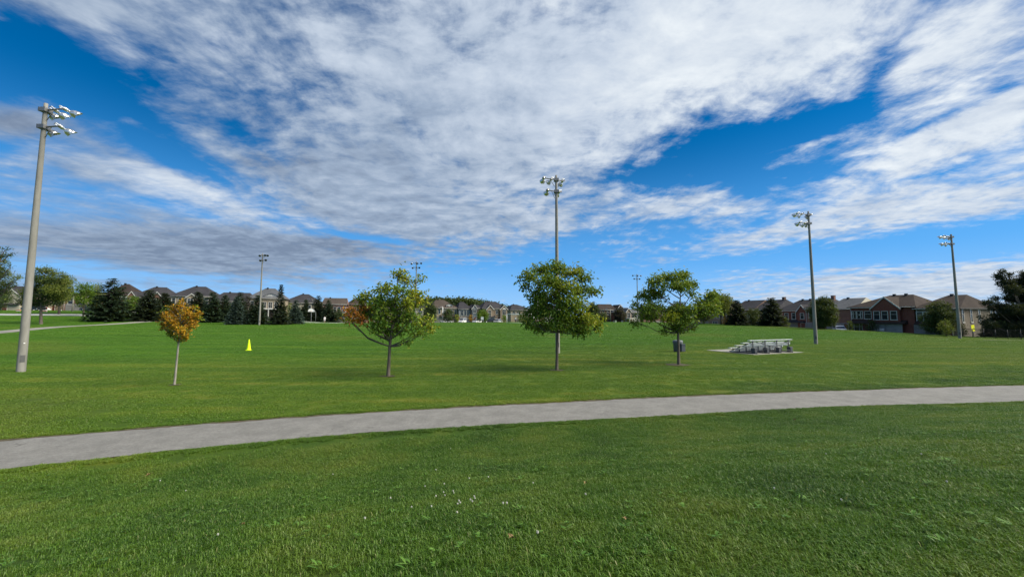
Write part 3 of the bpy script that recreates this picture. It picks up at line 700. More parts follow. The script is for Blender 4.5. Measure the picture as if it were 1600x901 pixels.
def park_tree(px, Y, label, blobs_px, mats, r_trunk, fork_px, bark, seed, leafL=.19, leafW=.10, dens=30, per=13, group='young trees between the path and the field', name='young_tree', lean=0.0, twig=.42, droop=.45, base_label=None, shell=.55, shr=.42):
    """blobs_px: (px, py, rx, ry, slot, depth offset) in photo pixels; laid out in metres round the trunk"""
    r = np.random.default_rng(seed); base = atY(px, Y); k_ = Y/F
    t_ = thing(name, label, 'tree', base, 0, group)
    def loc(qx, qy, dy=0.0):
        ax, az = ray(qx, qy); return Vector((ax*(Y+dy)-base.x, dy, EYE+az*(Y+dy)-base.z))
    blobs = []; sel = []
    for (bx, by, rx, ry, slot, dy) in blobs_px:
        p = loc(bx, by, dy); rr = (rx+ry)/2
        sh = leafL*shr; e_ = [max(q*k_-sh, q*k_*.45) for q in (rx, rx*.5+ry*.5, ry)]; blobs.append((p.x, p.y, p.z, e_[0], e_[1], e_[2], 1.0)); sel.append(slot)
    me, tips, idx = crown_mesh('crown', blobs, mats, sel, dens, per, leafL, leafW, twig*.32, r, droop, shell)
    ob('crown', me, t_)
    # trunk to the top of the crown
    topz = max(b[2]+b[5]*.3 for b in blobs); fork = loc(*fork_px)
    topb = max(blobs, key=lambda b: b[2]); pts = [Vector((0, 0, -.1)), Vector((0, 0, .06)), fork*.5+Vector((lean*.3, 0, 0)), fork]
    tx = topb[0]*.8; pts += [fork.lerp(Vector((tx, topb[1]*.5, topz)), q) + Vector((r.normal(0, .04), r.normal(0, .04), 0)) for q in (.33, .66, 1)]
    MB().tube(pts, [r_trunk*1.6, r_trunk*1.15, r_trunk*.92, r_trunk*.8, r_trunk*.55, r_trunk*.3, .012], 10).build('trunk', bark, t_)
    tk = pts[3:]
    def on_trunk(z):
        z = min(max(z, fork.z), topz*.97)
        for a, b in zip(tk[:-1], tk[1:]):
            if a.z <= z <= b.z: return a.lerp(b, (z-a.z)/(b.z-a.z+1e-6))
        return tk[0].copy()
    for j, b in enumerate(blobs):
        e = Vector(b[:3]); hor = math.hypot(e.x, e.y)
        s_ = on_trunk(e.z - hor*.62 - .2); c = MB(); mid = s_.lerp(e, .5)+Vector((0, 0, -.10*hor))+Vector(r.normal(0, .04, 3))
        rb = r_trunk*(.42 if hor > .5 else .28); c.tube([s_, s_.lerp(mid, .5)+Vector((0, 0, -.02)), mid, mid.lerp(e, .5)+Vector((0, 0, .05)), e], [rb, rb*.85, rb*.65, rb*.45, rb*.22], 7)
        mine = tips[idx == j]; rr = min(len(mine), 40)
        for q in r.choice(len(mine), rr, replace=False):
            tp = Vector(mine[q]); f_ = r.uniform(.35, 1.0); o_ = mid.lerp(e, f_) if f_ < .98 else e
            c.tube([o_, o_.lerp(tp, .5)+Vector(r.normal(0, .03, 3)), tp], [.010, .007, .003], 4, cap=False)
        c.build('branch', bark, t_)
    return t_

# blobs: px, py, rx, ry, slot(0 green 1 lime 2 orange), depth offset
T1 = [(625, 428, 13, 13, 1, 0), (640, 437, 13, 9, 1, .2), (659, 434, 8, 6, 1, .3), (601, 449, 16, 12, 1, -.2), (622, 455, 20, 12, 0, -.5), (648, 458, 18, 12, 1, .2), (572, 463, 17, 10, 1, .1), (590, 468, 17, 13, 0, -.6),
      (610, 475, 22, 14, 0, .5), (637, 474, 17, 12, 1, -.5), (655, 471, 14, 11, 1, .3), (560, 470, 9, 9, 1, .3), (579, 487, 14, 13, 0, .5), (600, 492, 20, 14, 0, -.4), (625, 495, 18, 14, 0, .4), (645, 497, 16, 13, 0, -.5),
      (664, 504, 16, 13, 1, .2), (549, 488, 15, 10, 2, .2), (563, 498, 14, 9, 2, -.3), (571, 484, 10, 9, 2, .3), (540, 494, 9, 7, 2, 0), (543, 500, 8, 7, 1, .1), (618, 514, 26, 10, 0, .2), (655, 520, 14, 9, 0, -.2), (674, 511, 10, 8, 1, .4), (590, 510, 15, 9, 0, -.5), (637, 532, 6, 4, 0, -.3), (602, 522, 12, 6, 0, .3)]
park_tree(606.5, 19.8, 'green yellowing young tree with an orange tipped branch reaching left', T1, [m_leaf_green, m_leaf_lime, m_leaf_orange], .085, (609, 541), m_bark, 11, dens=30)
T2 = [(868, 417, 20, 12, 0, 0), (845, 421, 16, 11, 0, .4), (893, 424, 18, 12, 1, -.3), (912, 432, 14, 9, 0, .2), (826, 432, 15, 10, 0, -.2), (822, 447, 9, 9, 0, .3), (855, 440, 24, 14, 0, -.6), (880, 447, 26, 14, 1, -.6), (908, 452, 20, 11, 0, .4),
      (930, 454, 9, 8, 0, .1), (837, 462, 18, 14, 0, -.4), (862, 467, 26, 16, 0, .7), (890, 472, 24, 15, 0, -.7), (845, 487, 20, 15, 0, .2), (872, 492, 24, 15, 0, -.6), (898, 494, 20, 14, 0, .5), (916, 496, 17, 13, 1, -.3), (933, 503, 11, 10, 1, .2),
      (830, 504, 12, 9, 0, -.2), (822, 488, 8, 9, 0, .3), (850, 509, 20, 9, 0, .5), (880, 508, 22, 9, 0, -.3), (905, 514, 20, 11, 0, .2), (908, 478, 16, 10, 1, -.2), (812, 436, 6, 6, 0, 0), (935, 513, 8, 6, 1, 0), (838, 514, 7, 5, 0, 0)]
park_tree(870, 22.0, 'fullest green young tree, in the middle, in front of a floodlight pole', T2, [m_leaf_green, m_leaf_lime, m_leaf_orange], .082, (871, 519), m_bark, 12, dens=38)
T3 = [(1043, 433, 22, 10, 0, 0), (1067, 431, 16, 10, 0, .3), (1024, 439, 16, 9, 0, -.3), (1080, 444, 11, 10, 0, 0), (1055, 447, 26, 9, 0, -.5), (1015, 452, 13, 9, 1, .3), (1030, 460, 17, 10, 0, .4), (1006, 462, 13, 8, 0, .2), (1082, 459, 8, 8, 0, .2),
      (994, 475, 10, 8, 0, 0), (1020, 480, 18, 10, 0, -.5), (1045, 483, 22, 9, 0, .5), (1072, 484, 20, 10, 0, -.4), (1094, 473, 15, 12, 0, .3), (1110, 470, 11, 15, 0, .1), (1117, 486, 14, 9, 0, -.2), (1113, 458, 9, 9, 0, .2), (1103, 480, 14, 11, 0, -.3), (1120, 475, 9, 9, 0, .3),
      (1045, 495, 20, 8, 1, -.4), (1072, 499, 16, 9, 0, -.6), (1055, 512, 20, 9, 0, .2), (1010, 492, 17, 9, 0, .3), (993, 503, 9, 7, 0, .2), (1080, 511, 10, 6, 0, .5), (1040, 517, 10, 5, 0, -.3), (1092, 490, 12, 8, 0, .3), (1012, 470, 8, 6, 0, 0)]
park_tree(1060.5, 24.6, 'dark green flat topped young tree, sky gap in its crown, left of the bleachers', T3, [m_leaf_green, m_leaf_lime, m_leaf_orange], .085, (1059.5, 519), m_bark, 13, dens=34)
T4 = [(283, 480, 6, 9, 0, 0), (277, 489, 10, 9, 0, .2), (291, 489, 8, 9, 0, -.2), (265, 494, 9, 8, 0, -.2), (256, 499, 5, 9, 0, .1), (300, 494, 8, 8, 0, -.1), (309, 494, 5, 6, 1, .1), (268, 506, 14, 10, 0, -.3), (290, 505, 14, 10, 0, .3), (256, 511, 6, 7, 0, .1), (303, 506, 7, 8, 0, 0),
      (271, 518, 11, 8, 1, .2), (288, 518, 12, 9, 0, -.2), (281, 529, 8, 7, 1, 0), (292, 525, 6, 6, 0, .1), (268, 525, 5, 5, 1, 0), (283, 472, 2.5, 5, 0, 0), (252, 486, 2, 7, 1, 0), (305, 482, 2, 6, 1, 0), (262, 482, 2.5, 7, 1, 0), (271, 480, 2, 6, 0, 0), (296, 480, 2, 6, 0, 0), (313, 489, 2, 4, 0, 0)]
park_tree(272.5, 17.3, 'small amber orange young tree near the left of the path', T4, [m_leaf_amber, m_leaf_lime], .042, (279, 535), m_bark_pale, 14, leafL=.10, leafW=.06, dens=120, per=11, lean=0.0, twig=.16, droop=-.3, shell=.35, shr=.3)

# worn soil round the feet of the young trees
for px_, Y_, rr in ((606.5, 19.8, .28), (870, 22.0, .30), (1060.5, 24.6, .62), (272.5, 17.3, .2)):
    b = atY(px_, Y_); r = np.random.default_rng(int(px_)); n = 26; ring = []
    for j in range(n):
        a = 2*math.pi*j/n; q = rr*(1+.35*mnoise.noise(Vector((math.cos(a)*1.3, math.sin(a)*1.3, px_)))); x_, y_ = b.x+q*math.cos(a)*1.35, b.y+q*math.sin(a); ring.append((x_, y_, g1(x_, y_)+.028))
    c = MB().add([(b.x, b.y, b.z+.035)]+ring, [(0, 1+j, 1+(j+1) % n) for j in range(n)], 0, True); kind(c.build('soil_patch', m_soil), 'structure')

# ------------------------------------------------------------------ houses
def brickmat(name, c1, c2, mort, sc=1.0):
    m, t = material(name); co = t.new('ShaderNodeTexCoord').outputs['Object']
    x, y, z = t.sep(co); v = t.comb(t.math('ADD', x, y), z, 0.0)
    b = t.new('ShaderNodeTexBrick'); t.l.new(v, b.inputs['Vector']); b.inputs['Color1'].default_value = c1+(1,); b.inputs['Color2'].default_value = c2+(1,); b.inputs['Mortar'].default_value = mort+(1,)
    b.inputs['Scale'].default_value = 1.0/sc; b.inputs['Brick Width'].default_value = .24; b.inputs['Row Height'].default_value = .08; b.inputs['Mortar Size'].default_value = .008
    c = t.mix(t.ss(t.noise(co, .7, 4), .3, .7, 0, .35), b.outputs[0], tuple(a*.6 for a in c1))
    principled(t, c, .9, 0, bump(t, t.noise(co, 9, 3), .2), .2); return m
def shingle(name, c1, c2):
    m, t = material(name); co = t.new('ShaderNodeTexCoord').outputs['Object']; x, y, z = t.sep(co)
    n = t.noise(t.comb(t.math('ADD', x, t.math('MULTIPLY', y, .5)), t.math('MULTIPLY', z, 5), 0.0), 2.2, 5, .7)
    c = t.mix(t.ss(n, .3, .7), c1, c2); c = t.mix(t.ss(t.noise(co, .35, 3), .35, .7, 0, .4), c, tuple(a*1.35 for a in c2))
    w = t.new('ShaderNodeTexWave'); w.wave_type = 'BANDS'; w.bands_direction = 'Z'; t.l.new(co, w.inputs[0]); w.inputs['Scale'].default_value = 2.6; w.inputs['Distortion'].default_value = .4
    principled(t, c, .92, 0, bump(t, w.outputs['Fac'], .35, .02), .15); return m
MW = dict(red=brickmat('red_brick', (.17, .038, .026), (.22, .055, .036), (.22, .17, .14)), brown=brickmat('brown_brick', (.115, .062, .045), (.165, .090, .064), (.20, .17, .14)),
          pink=brickmat('orange_pink_brick', (.20, .088, .062), (.26, .12, .085), (.27, .22, .19)), tan=brickmat('tan_stone', (.19, .135, .095), (.26, .195, .14), (.26, .22, .19), 2.4),
          grey=brickmat('grey_stone', (.115, .095, .075), (.175, .145, .115), (.20, .18, .15), 2.6), beige=mat_noise('beige_stucco', (.24, .195, .14), (.31, .255, .19), .8, .9, bmp=.1),
          cream=mat_noise('cream_siding', (.30, .275, .215), (.37, .34, .27), .8, .85, bmp=.1), slate=mat_noise('blue_grey_siding', (.12, .14, .17), (.17, .19, .22), .8, .85, bmp=.1))
MR = dict(dark=shingle('charcoal_shingles', (.022, .022, .026), (.048, .046, .052)), brown=shingle('brown_shingles', (.024, .018, .016), (.046, .035, .031)), grey=shingle('grey_shingles', (.060, .064, .072), (.105, .110, .120)), taupe=shingle('taupe_shingles', (.046, .037, .031), (.08, .064, .054)))
m_trim = mat_noise('white_trim', (.46, .45, .42), (.56, .55, .52), 2, .6, bmp=0)
m_fascia = mat_noise('dark_fascia', (.045, .040, .036), (.07, .06, .055), 2, .6, bmp=0)
m_glass, t = material('window_glass'); principled(t, (.022, .027, .033), .08, 0, None, .6)
m_garage = mat_noise('grey_garage_door', (.18, .17, .165), (.23, .22, .21), 1, .6, bmp=.05)
m_garage_w = mat_noise('white_garage_door', (.22, .22, .215), (.28, .275, .265), 1, .6, bmp=.05)
m_door = mat_noise('dark_red_door', (.09, .022, .016), (.13, .03, .022), 2, .5, bmp=0)
m_shadowy = mat_noise('porch_shade_brown', (.03, .022, .016), (.05, .035, .026), 2, .7, bmp=0)  # dark brown standing in for the shade inside the porches

def window(par, M, x, z, w, h, mull=1, arch=False, trim=None):
    """frame proud of the wall with the pane set back inside it; M maps the wall plane (x right, y into the wall, z up)"""
    fr = .09; c = MB(); tm = trim or m_trim
    c.box(x-w/2-fr, x-w/2, -.07, .03, z-h/2-fr, z+h/2+fr).box(x+w/2, x+w/2+fr, -.07, .03, z-h/2-fr, z+h/2+fr)
    c.box(x-w/2, x+w/2, -.07, .03, z+h/2, z+h/2+fr).box(x-w/2-fr*1.4, x+w/2+fr*1.4, -.11, .03, z-h/2-fr*1.5, z-h/2-.002)
    for q in range(1, mull+1): xx = x-w/2+w*q/(mull+1); c.box(xx-.03, xx+.03, -.055, .03, z-h/2+.001, z+h/2-.001)
    c.box(x-w/2+.001, x+w/2-.001, -.045, .03, z+h*.12, z+h*.12+.05)
    if arch:
        n_ = 8; r_ = w/2+fr; zc = z+h/2+fr+.001
        c.prism([(x+r_*math.cos(a), zc+r_*.8*math.sin(a)) for a in np.linspace(0, math.pi, n_)], -.06, .02)
    f = c.build('window', tm, par, M)
    MB().add([(x-w/2, -.02, z-h/2), (x+w/2, -.02, z-h/2), (x+w/2, -.02, z+h/2), (x-w/2, -.02, z+h/2)], [(0, 1, 2, 3)]).build('pane', m_glass, f)
def garage(par, M, x, w, h=2.2, mat=None):
    f = MB().box(x-w/2, x+w/2, -.02, .06, -.3, h).build('garage_door', mat or m_garage, par, M)
    for q in range(4): MB().box(x-w/2+.06, x+w/2-.06, -.05, -.021, .06+q*h/4, h/4*(q+1)-.03).build('panel', mat or m_garage, f)
def door(par, M, x, w=1.0, h=2.1, mat=None):
    f = MB().box(x-w/2-.08, x+w/2+.08, -.05, .02, -.3, h+.08).build('door', m_trim, par, M)
    MB().box(x-w/2, x+w/2, -.08, -.051, -.28, h).build('door_leaf', mat or m_door, f)
    MB().box(x+w*.32, x+w*.40, -.13, -.081, .95, 1.05).build('handle', m_galv, f)
def roof_hip(W_, D_, ze, zr, r0, r1, ov=.45, mat=None, par=None, gable=False, name='roof'):
    yR = D_/2; x0, x1, y0, y1 = -ov, W_+ov, -ov, D_+ov; th = .22
    vs = [(x0, y0, ze-.1), (x1, y0, ze-.1), (x1, y1, ze-.1), (x0, y1, ze-.1), (x0, y0, ze-.1+th), (x1, y0, ze-.1+th), (x1, y1, ze-.1+th), (x0, y1, ze-.1+th), (r0, yR, zr), (r1, yR, zr)]
    c = MB().add(vs, [(0, 3, 2, 1), (0, 1, 5, 4), (1, 2, 6, 5), (2, 3, 7, 6), (3, 0, 4, 7)], 1)
    c.add(vs, [(4, 5, 9, 8), (6, 7, 8, 9)] + ([] if gable else [(7, 4, 8), (5, 6, 9)]), 0)
    if gable: c.add(vs, [(7, 4, 8), (5, 6, 9)], 2)
    return c.build(name, mat, par)
def bay(par, M, x0, x1, ze, zpk, p, depth, wall, roof, trim):
    """projecting bay with a gabled front"""
    xm = (x0+x1)/2
    MB().prism([(x0, -.6), (x1, -.6), (x1, ze), (xm, zpk-.12), (x0, ze)], -p, .4).build('gable_wall', wall, par, M)
    ov = .28; sl = (zpk-ze)/((x1-x0)/2); c = MB(); th = .13
    for sg, xe in ((-1, x0-ov), (1, x1+ov)):
        zb_ = ze-ov*sl
        c.prism([(xe, zb_), (xm, zpk), (xm, zpk+th), (xe, zb_+th)] if sg < 0 else [(xm, zpk), (xe, zb_), (xe, zb_+th), (xm, zpk+th)], -p-.22, depth)
    f = c.build('gable_roof', roof, par, M)
    c = MB()
    for sg, xe in ((-1, x0-ov), (1, x1+ov)):
        zb_ = ze-ov*sl; c.prism([(xe, zb_-.14), (xm, zpk-.14), (xm, zpk+th+.01), (xe, zb_+th+.01)] if sg < 0 else [(xm, zpk-.14), (xe, zb_-.14), (xe, zb_+th+.01), (xm, zpk+th+.01)], -p-.27, -p-.222)
    c.build('verge_board', trim, f)
def house(label, px0, px1, yr, ye, Y, street, ridge, wall, roof, wins=(), gar=(), drs=(), bays=(), bands=(), dorm=(), D_=11.0, wall2=None, gable=False, side=(), gw=None, gar_mat=None, chim=None, vents=1, porch=None, trim=None):
    d = Vector((UX, UY, 0)) if street == 'back' else Vector((UY, -UX, 0))
    nin = Vector((-d.y, d.x, 0))                  # into the house, away from the viewer
    a0, _ = ray(px0, 480); a1, _ = ray(px1, 480); P0 = Vector((a0*Y, Y, 0))
    # intersection of the facade line with the second ray: P0 + d*W = (a1*y, y)
    Wd = (a1*P0.y-P0.x)/(d.x-a1*d.y); Pm = P0+d*Wd*.5
    zg = min(g1(P0.x, P0.y), g1(*(P0+d*Wd).xy), g1(*Pm.xy))
    Mw = Matrix(((d.x, nin.x, 0, P0.x), (d.y, nin.y, 0, P0.y), (0, 0, 1, zg), (0, 0, 0, 1)))
    t_ = thing('house', label, 'house', (0, 0, 0), 0, 'two storey houses around the park'); t_.matrix_world = Mw
    xr = (ridge[0]+ridge[1])/2*Wd; pr = P0+d*xr+nin*D_/2
    zr = zpix(yr, pr.y)-zg; pe = P0+d*Wd*.5; ze = zpix(ye, pe.y)-zg
    trim = trim or m_trim; wm = MW[wall]; rm = MR[roof]
    MB().box(0, Wd, 0, D_, -1.2, ze-.101).build('wall', wm, t_)
    if wall2: MB().box(-.04, Wd+.04, -.06, D_+.04, -1.2, ze*.46).build('lower_wall', MW[wall2], t_)
    rf = roof_hip(Wd, D_, ze, zr, ridge[0]*Wd, ridge[1]*Wd, .42, [rm, m_fascia, gw or wm], t_, gable)
    if chim is not None:
        cx_ = chim*Wd; MB().box(cx_-.35, cx_+.35, D_/2-.3, D_/2+.4, zr-1.5, zr+.6).box(cx_-.4, cx_+.4, D_/2-.35, D_/2+.45, zr+.601, zr+.68).build('chimney', wm, rf)
    for q in range(vents):
        vx = (ridge[0]+(ridge[1]-ridge[0])*(.25+.5*q))*Wd; MB().box(vx-.22, vx+.22, D_/2-.6, D_/2-.2, zr-.25, zr+.22).build('roof_vent', m_black, rf)
    MB().tube([(-.3, -.47, ze-.02), (Wd+.3, -.47, ze-.02)], .06, 6).tube([(.15, -.04, ze-.05), (.15, -.04, -.4)], .045, 6).build('gutter', trim, t_)
    I = Matrix.Identity(4)
    off = .07 if wall2 else .012
    in_bay = lambda fx: max([q[3] for q in bays if q[0] < fx < q[1]] or [0.0])
    for (fx0, fx1, zpk_px, p, ezpx) in bays:
        zpk = zpix(zpk_px, pe.y)-zg; zz_ = (zpix(ezpx, pe.y)-zg) if ezpx else ze-.15
        bay(t_, I, fx0*Wd, fx1*Wd, zz_, zpk, p, D_*.42, gw or wm, rm, trim)
    for wv in wins:
        fx, zc, w, h, mull = wv[:5]; dy = wv[5] if len(wv) > 5 else in_bay(fx); arch = len(wv) > 6 and wv[6]
        window(t_, Matrix.Translation((0, -off-dy, 0)), fx*Wd, zc*ze, w, h, mull, arch, trim)
    for (fx, w) in gar: garage(t_, Matrix.Translation((0, -off-.04-in_bay(fx), 0)), fx*Wd, w, 2.3, gar_mat)
    for (fx, *rest) in drs: door(t_, Matrix.Translation((0, -off-.02-in_bay(fx), 0)), fx*Wd)
    for (fz, x0_, x1_) in bands:                  # skirt roof between the storeys
        z_ = fz*ze; MB().prism([(0, 0), (1, 0), (1, 1), (0, 1)], 0, .01)
        c = MB(); xa, xb = x0_*Wd, x1_*Wd
        c.add([(xa, -1.3, z_-.3), (xb, -1.3, z_-.3), (xb, -.02, z_+.35), (xa, -.02, z_+.35), (xa, -1.3, z_-.42), (xb, -1.3, z_-.42), (xb, -.02, z_-.42), (xa, -.02, z_-.42)],
              [(0, 1, 2, 3), (4, 7, 6, 5), (0, 4, 5, 1), (1, 5, 6, 2), (3, 2, 6, 7), (0, 3, 7, 4)]).build('skirt_roof', rm, t_)
    for (fx, zpx, w, nw) in dorm:
        zc = zpix(zpx, pe.y)-zg; x_ = fx*Wd
        MB().prism([(x_-w/2, zc-.9), (x_+w/2, zc-.9), (x_+w/2, zc+.35), (x_, zc+1.0), (x_-w/2, zc+.35)], .6, 4.0).build('dormer_wall', m_trim if not gw else gw, t_)
        c = MB(); c.prism([(x_-w/2-.25, zc+.22), (x_, zc+1.02), (x_, zc+1.14), (x_-w/2-.25, zc+.34)], .35, 4.2).prism([(x_, zc+1.02), (x_+w/2+.25, zc+.22), (x_+w/2+.25, zc+.34), (x_, zc+1.14)], .35, 4.2)
        c.build('dormer_roof', rm, t_)
        for q in range(nw): window(t_, Matrix.Translation((0, .58, 0)), x_-w/2+w*(q+.5)/nw, zc-.15, w/nw*.6, .7, 0, False, m_trim)
    if porch:
        (xa, xb, zt_) = porch; xa *= Wd; xb *= Wd; z_ = zt_*ze
        c = MB().box(xa, xb, -2.2, -.02, z_-.25, z_).box(xa, xb, -2.2, -.02, -.5, .15)
        c.build('porch', trim, t_)
        for q in range(3): xx = xa+.15+(xb-xa-.3)*q/2; MB().box(xx-.1, xx+.1, -2.15, -1.95, .151, z_-.251).build('porch_post', trim, t_)
        MB().box(xa+.1, xb-.1, -.3, -.03, .16, z_-.26).build('porch_shade_block', m_shadowy, t_)  # solid dark block before the wall: shade under the porch roof, painted in
    # side windows (sides seen obliquely): ('r'|'l', y, z, w, h)
    for (sd, fy, zc, w, h) in side:
        Ms = Matrix(((0, -1, 0, Wd+.012), (1, 0, 0, 0), (0, 0, 1, 0), (0, 0, 0, 1))) if sd == 'r' else Matrix(((0, 1, 0, -.012), (-1, 0, 0, D_), (0, 0, 1, 0), (0, 0, 0, 1)))
        window(t_, Ms, fy*D_, zc*ze, w, h, 0, False, trim)
    return t_
U2 = .74    # height of the upper windows as a part of the eave height
L2 = .25
house('beige sided house with a dark roof at the left edge, partly behind the floodlight pole', -30, 36, 447, 461, 108, 'back', (.3, .7), 'beige', 'dark', [(.75, U2, 1.1, 1.6, 0, .02), (.35, U2, 1.3, 1.5, 1)], [(.25, 4.6)], [(.6,)], [(.55, .95, 452, .6, 0)], [(.48, .05, .95)], gw=MW['cream'])
house('low brown roofed house seen between the left pole and the round green tree', 40, 100, 452, 464, 120, 'back', (.3, .7), 'tan', 'brown', [(.3, U2, 1.4, 1.5, 1), (.7, U2, 1.4, 1.5, 1)], [(.3, 4.6)], [(.7,)])
house('orange brown brick house behind the white lamp post at the left', 99, 152, 455, 466, 118, 'back', (.3, .65), 'pink', 'brown', [(.2, U2, 1.2, 1.6, 0), (.55, U2, 1.5, 1.5, 1), (.85, U2, 1.0, 1.5, 0), (.8, L2, 2.0, 1.6, 2)], [(.35, 4.6)], [(.62,)], gw=MW['beige'], bays=[(.62, .98, 462, .7, 470)])
house('brown pyramid roofed house behind the big dark spruce at the left', 157, 207, 443.5, 464, 112, 'back', (.36, .50), 'pink', 'brown', [(.85, U2, 1.1, 1.5, 0), (.5, U2, 1.5, 1.5, 1), (.15, U2, 1.1, 1.5, 0)], [(.3, 4.6)], [(.7,)])
house('charcoal roofed brick house with a small orange brick gable on its left end', 201, 261, 448.5, 465, 114, 'back', (.38, .72), 'brown', 'dark', [(.10, U2, .8, 1.6, 0, .8), (.74, U2, 1.3, 1.6, 1, .8), (.45, U2, 1.2, 1.5, 0)], [(.4, 4.6)], [(.7,)], [(-.02, .20, 456, .7, 464), (.58, .92, 456, .7, 466)], [(.5, .1, .95)], gw=MW['pink'])
house('charcoal roofed beige house with a pair of white framed windows, behind the amber tree', 266, 330, 447.5, 463, 114, 'back', (.36, .66), 'beige', 'dark', [(.07, U2, .75, 1.7, 0), (.22, U2, .75, 1.7, 0), (.5, U2, 1.3, 1.5, 1), (.86, U2, 1.0, 1.6, 0)], [(.4, 4.8)], [(.75,)], [(.40, .66, 459, .8, 464.5)], [(.48, .1, .95)])
house('long dark roofed house hidden behind the row of spruces', 328, 392, 457, 471, 116, 'back', (.16, .84), 'brown', 'dark', [(.2, U2, 1.2, 1.5, 1), (.5, U2, 1.2, 1.5, 1), (.8, U2, 1.2, 1.5, 1)], [(.3, 4.6)], [(.6,)])
house('grey roofed house with a white dormer and balcony, behind the distant left floodlight pole', 387, 440, 450.5, 466, 112, 'back', (.36, .66), 'beige', 'grey', [(.12, U2, .9, 1.6, 0), (.48, .68, .9, 1.7, 1, .05), (.66, .68, .9, 1.7, 1, .05), (.84, .68, .9, 1.7, 1, .05), (.14, L2, .9, 1.5, 0)], [], [(.62,)], dorm=[(.66, 463.5, 3.6, 4)], porch=(.36, .96, .52), vents=1)
house('dark roofed house with a white window bay, right of the narrow topped spruce', 441, 500, 459.5, 473, 124, 'back', (.42, .62), 'cream', 'dark', [(.16, .76, .9, 1.5, 1), (.30, .76, .9, 1.5, 1), (.7, .76, 1.1, 1.4, 1)], [(.6, 4.6)], [(.3,)])
house('pink brick house with a plain taupe roof and three tall white windows, above the court', 504, 541, 465.5, 475.5, 124, 'back', (.0, 1.0), 'pink', 'taupe', [(.52, .72, .8, 1.8, 0), (.70, .72, .8, 1.8, 0), (.90, .72, .8, 1.8, 0), (.2, .72, 1.2, 1.5, 1)], [(.7, 4.8)], [(.3,)], gable=True, bands=[(.50, .4, 1.0)])
house('brown roofed brick house behind the orange end of the left green tree', 543, 577, 466.5, 475.5, 134, 'back', (.25, .70), 'pink', 'brown', [(.2, U2, 1.0, 1.5, 0), (.5, U2, 1.2, 1.5, 1), (.8, U2, 1.0, 1.5, 0)], [(.4, 4.6)], [(.75,)])
house('dark roofed pale house seen through the middle of the left green tree', 583, 624, 471, 481, 146, 'back', (.3, .7), 'cream', 'dark', [(.2, U2, 1.2, 1.5, 1), (.5, U2, 1.2, 1.5, 1), (.82, U2, 1.2, 1.5, 1)], [(.35, 4.6)], [(.75,)])
house('charcoal roofed house with a white garage, behind the right side of the left green tree', 627, 669, 470, 482, 148, 'back', (.4, .6), 'cream', 'dark', [(.25, U2, 1.4, 1.5, 1), (.7, U2, 1.4, 1.5, 1)], [(.6, 4.8)], [(.2,)], gar_mat=m_garage_w)
house('tan house with a taupe hipped roof and small white dormer, beside the white lamp', 673, 715, 468, 481.5, 150, 'back', (.28, .56), 'beige', 'taupe', [(.18, .78, .8, 1.8, 0), (.32, .78, .8, 1.8, 0), (.78, .70, .7, 2.1, 0), (.92, .70, .7, 2.1, 0), (.5, U2, 1.0, 1.4, 0)], [(.4, 4.8)], [(.8,)], dorm=[(.70, 478, 2.6, 2)], bands=[(.5, .35, 1.0)])
house('dark roofed house with blue grey upper storey over red brick and a garage', 717, 736.5, 471.5, 483, 152, 'back', (.3, .62), 'slate', 'dark', [(.25, .72, 1.0, 2.0, 0, .0), (.50, .72, .8, 2.0, 0), (.72, .72, .8, 2.0, 0)], [(.5, 4.4)], [], wall2='red')
house('narrow red brick house with a small pointed white gable and a dark arched porch', 736.5, 754, 476, 481.5, 153, 'back', (.3, .9), 'pink', 'dark', [(.24, .82, 1.2, 1.6, 1, .8), (.75, .8, 1.1, 1.4, 1)], [], [(.3,)], [(.02, .48, 476.5, .7, 482)], gw=MW['slate'], trim=m_trim)
house('wide dark roofed stone house with two pointed tan gables and tall white windows', 754, 792, 471, 482, 152, 'back', (.28, .72), 'tan', 'dark', [(.26, .62, 1.0, 2.9, 1, .9), (.86, .74, 1.2, 2.2, 1, .9, True), (.58, .76, .7, 1.7, 0), (.06, .76, .8, 1.6, 0)], [(.27, 4.4)], [(.66,)], [(.14, .42, 477, .85, 483), (.70, .99, 477, .85, 483)], [(.46, .0, .5)], gw=MW['tan'])
house('small beige house with a dark pyramid roof seen above the soccer goal', 798, 832, 475.5, 484.5, 172, 'back', (.25, .48), 'beige', 'dark', [(.15, .74, 1.2, 1.5, 1), (.35, .74, 1.4, 1.5, 1), (.75, .74, 1.2, 1.5, 1)], [(.5, 4.6)], [(.8,)])
house('dark roofed house almost hidden by the middle tree', 836, 880, 474, 484, 168, 'back', (.3, .7), 'brown', 'dark', [(.3, U2, 1.2, 1.5, 1), (.7, U2, 1.2, 1.5, 1)], [(.5, 4.6)], [(.8,)])
house('brown brick house with plain side wall and steep dark roof, right of the middle tree', 937, 962, 475, 484, 142, 'back', (.30, 1.15), 'brown', 'brown', [(.2, .78, .7, 1.6, 0), (.5, .78, .7, 1.6, 0), (.75, .78, .7, 1.6, 0), (.3, L2, .9, 1.5, 0)], [], [(.8,)], [(.98, 1.5, 476, .5, 484)], vents=0, D_=9)
house('grey roofed brick house with lit upper windows behind the most distant floodlight pole', 976, 1000, 480.5, 488, 136, 'back', (.3, .8), 'red', 'grey', [(.18, .74, 1.2, 1.9, 1, .6), (.52, .72, 1.0, 1.5, 0), (.70, .72, 1.0, 1.5, 0), (.88, .72, 1.0, 1.5, 0)], [(.75, 3.0)], [], [(.02, .34, 482, .55, 487)], gw=MW['tan'], porch=(.05, .40, .50))
house('brown house behind the crown of the third green tree', 1004, 1050, 479, 488, 138, 'back', (.3, .7), 'brown', 'dark', [(.3, U2, 1.2, 1.5, 1), (.7, U2, 1.2, 1.5, 1)], [(.5, 4.6)], [(.8,)])
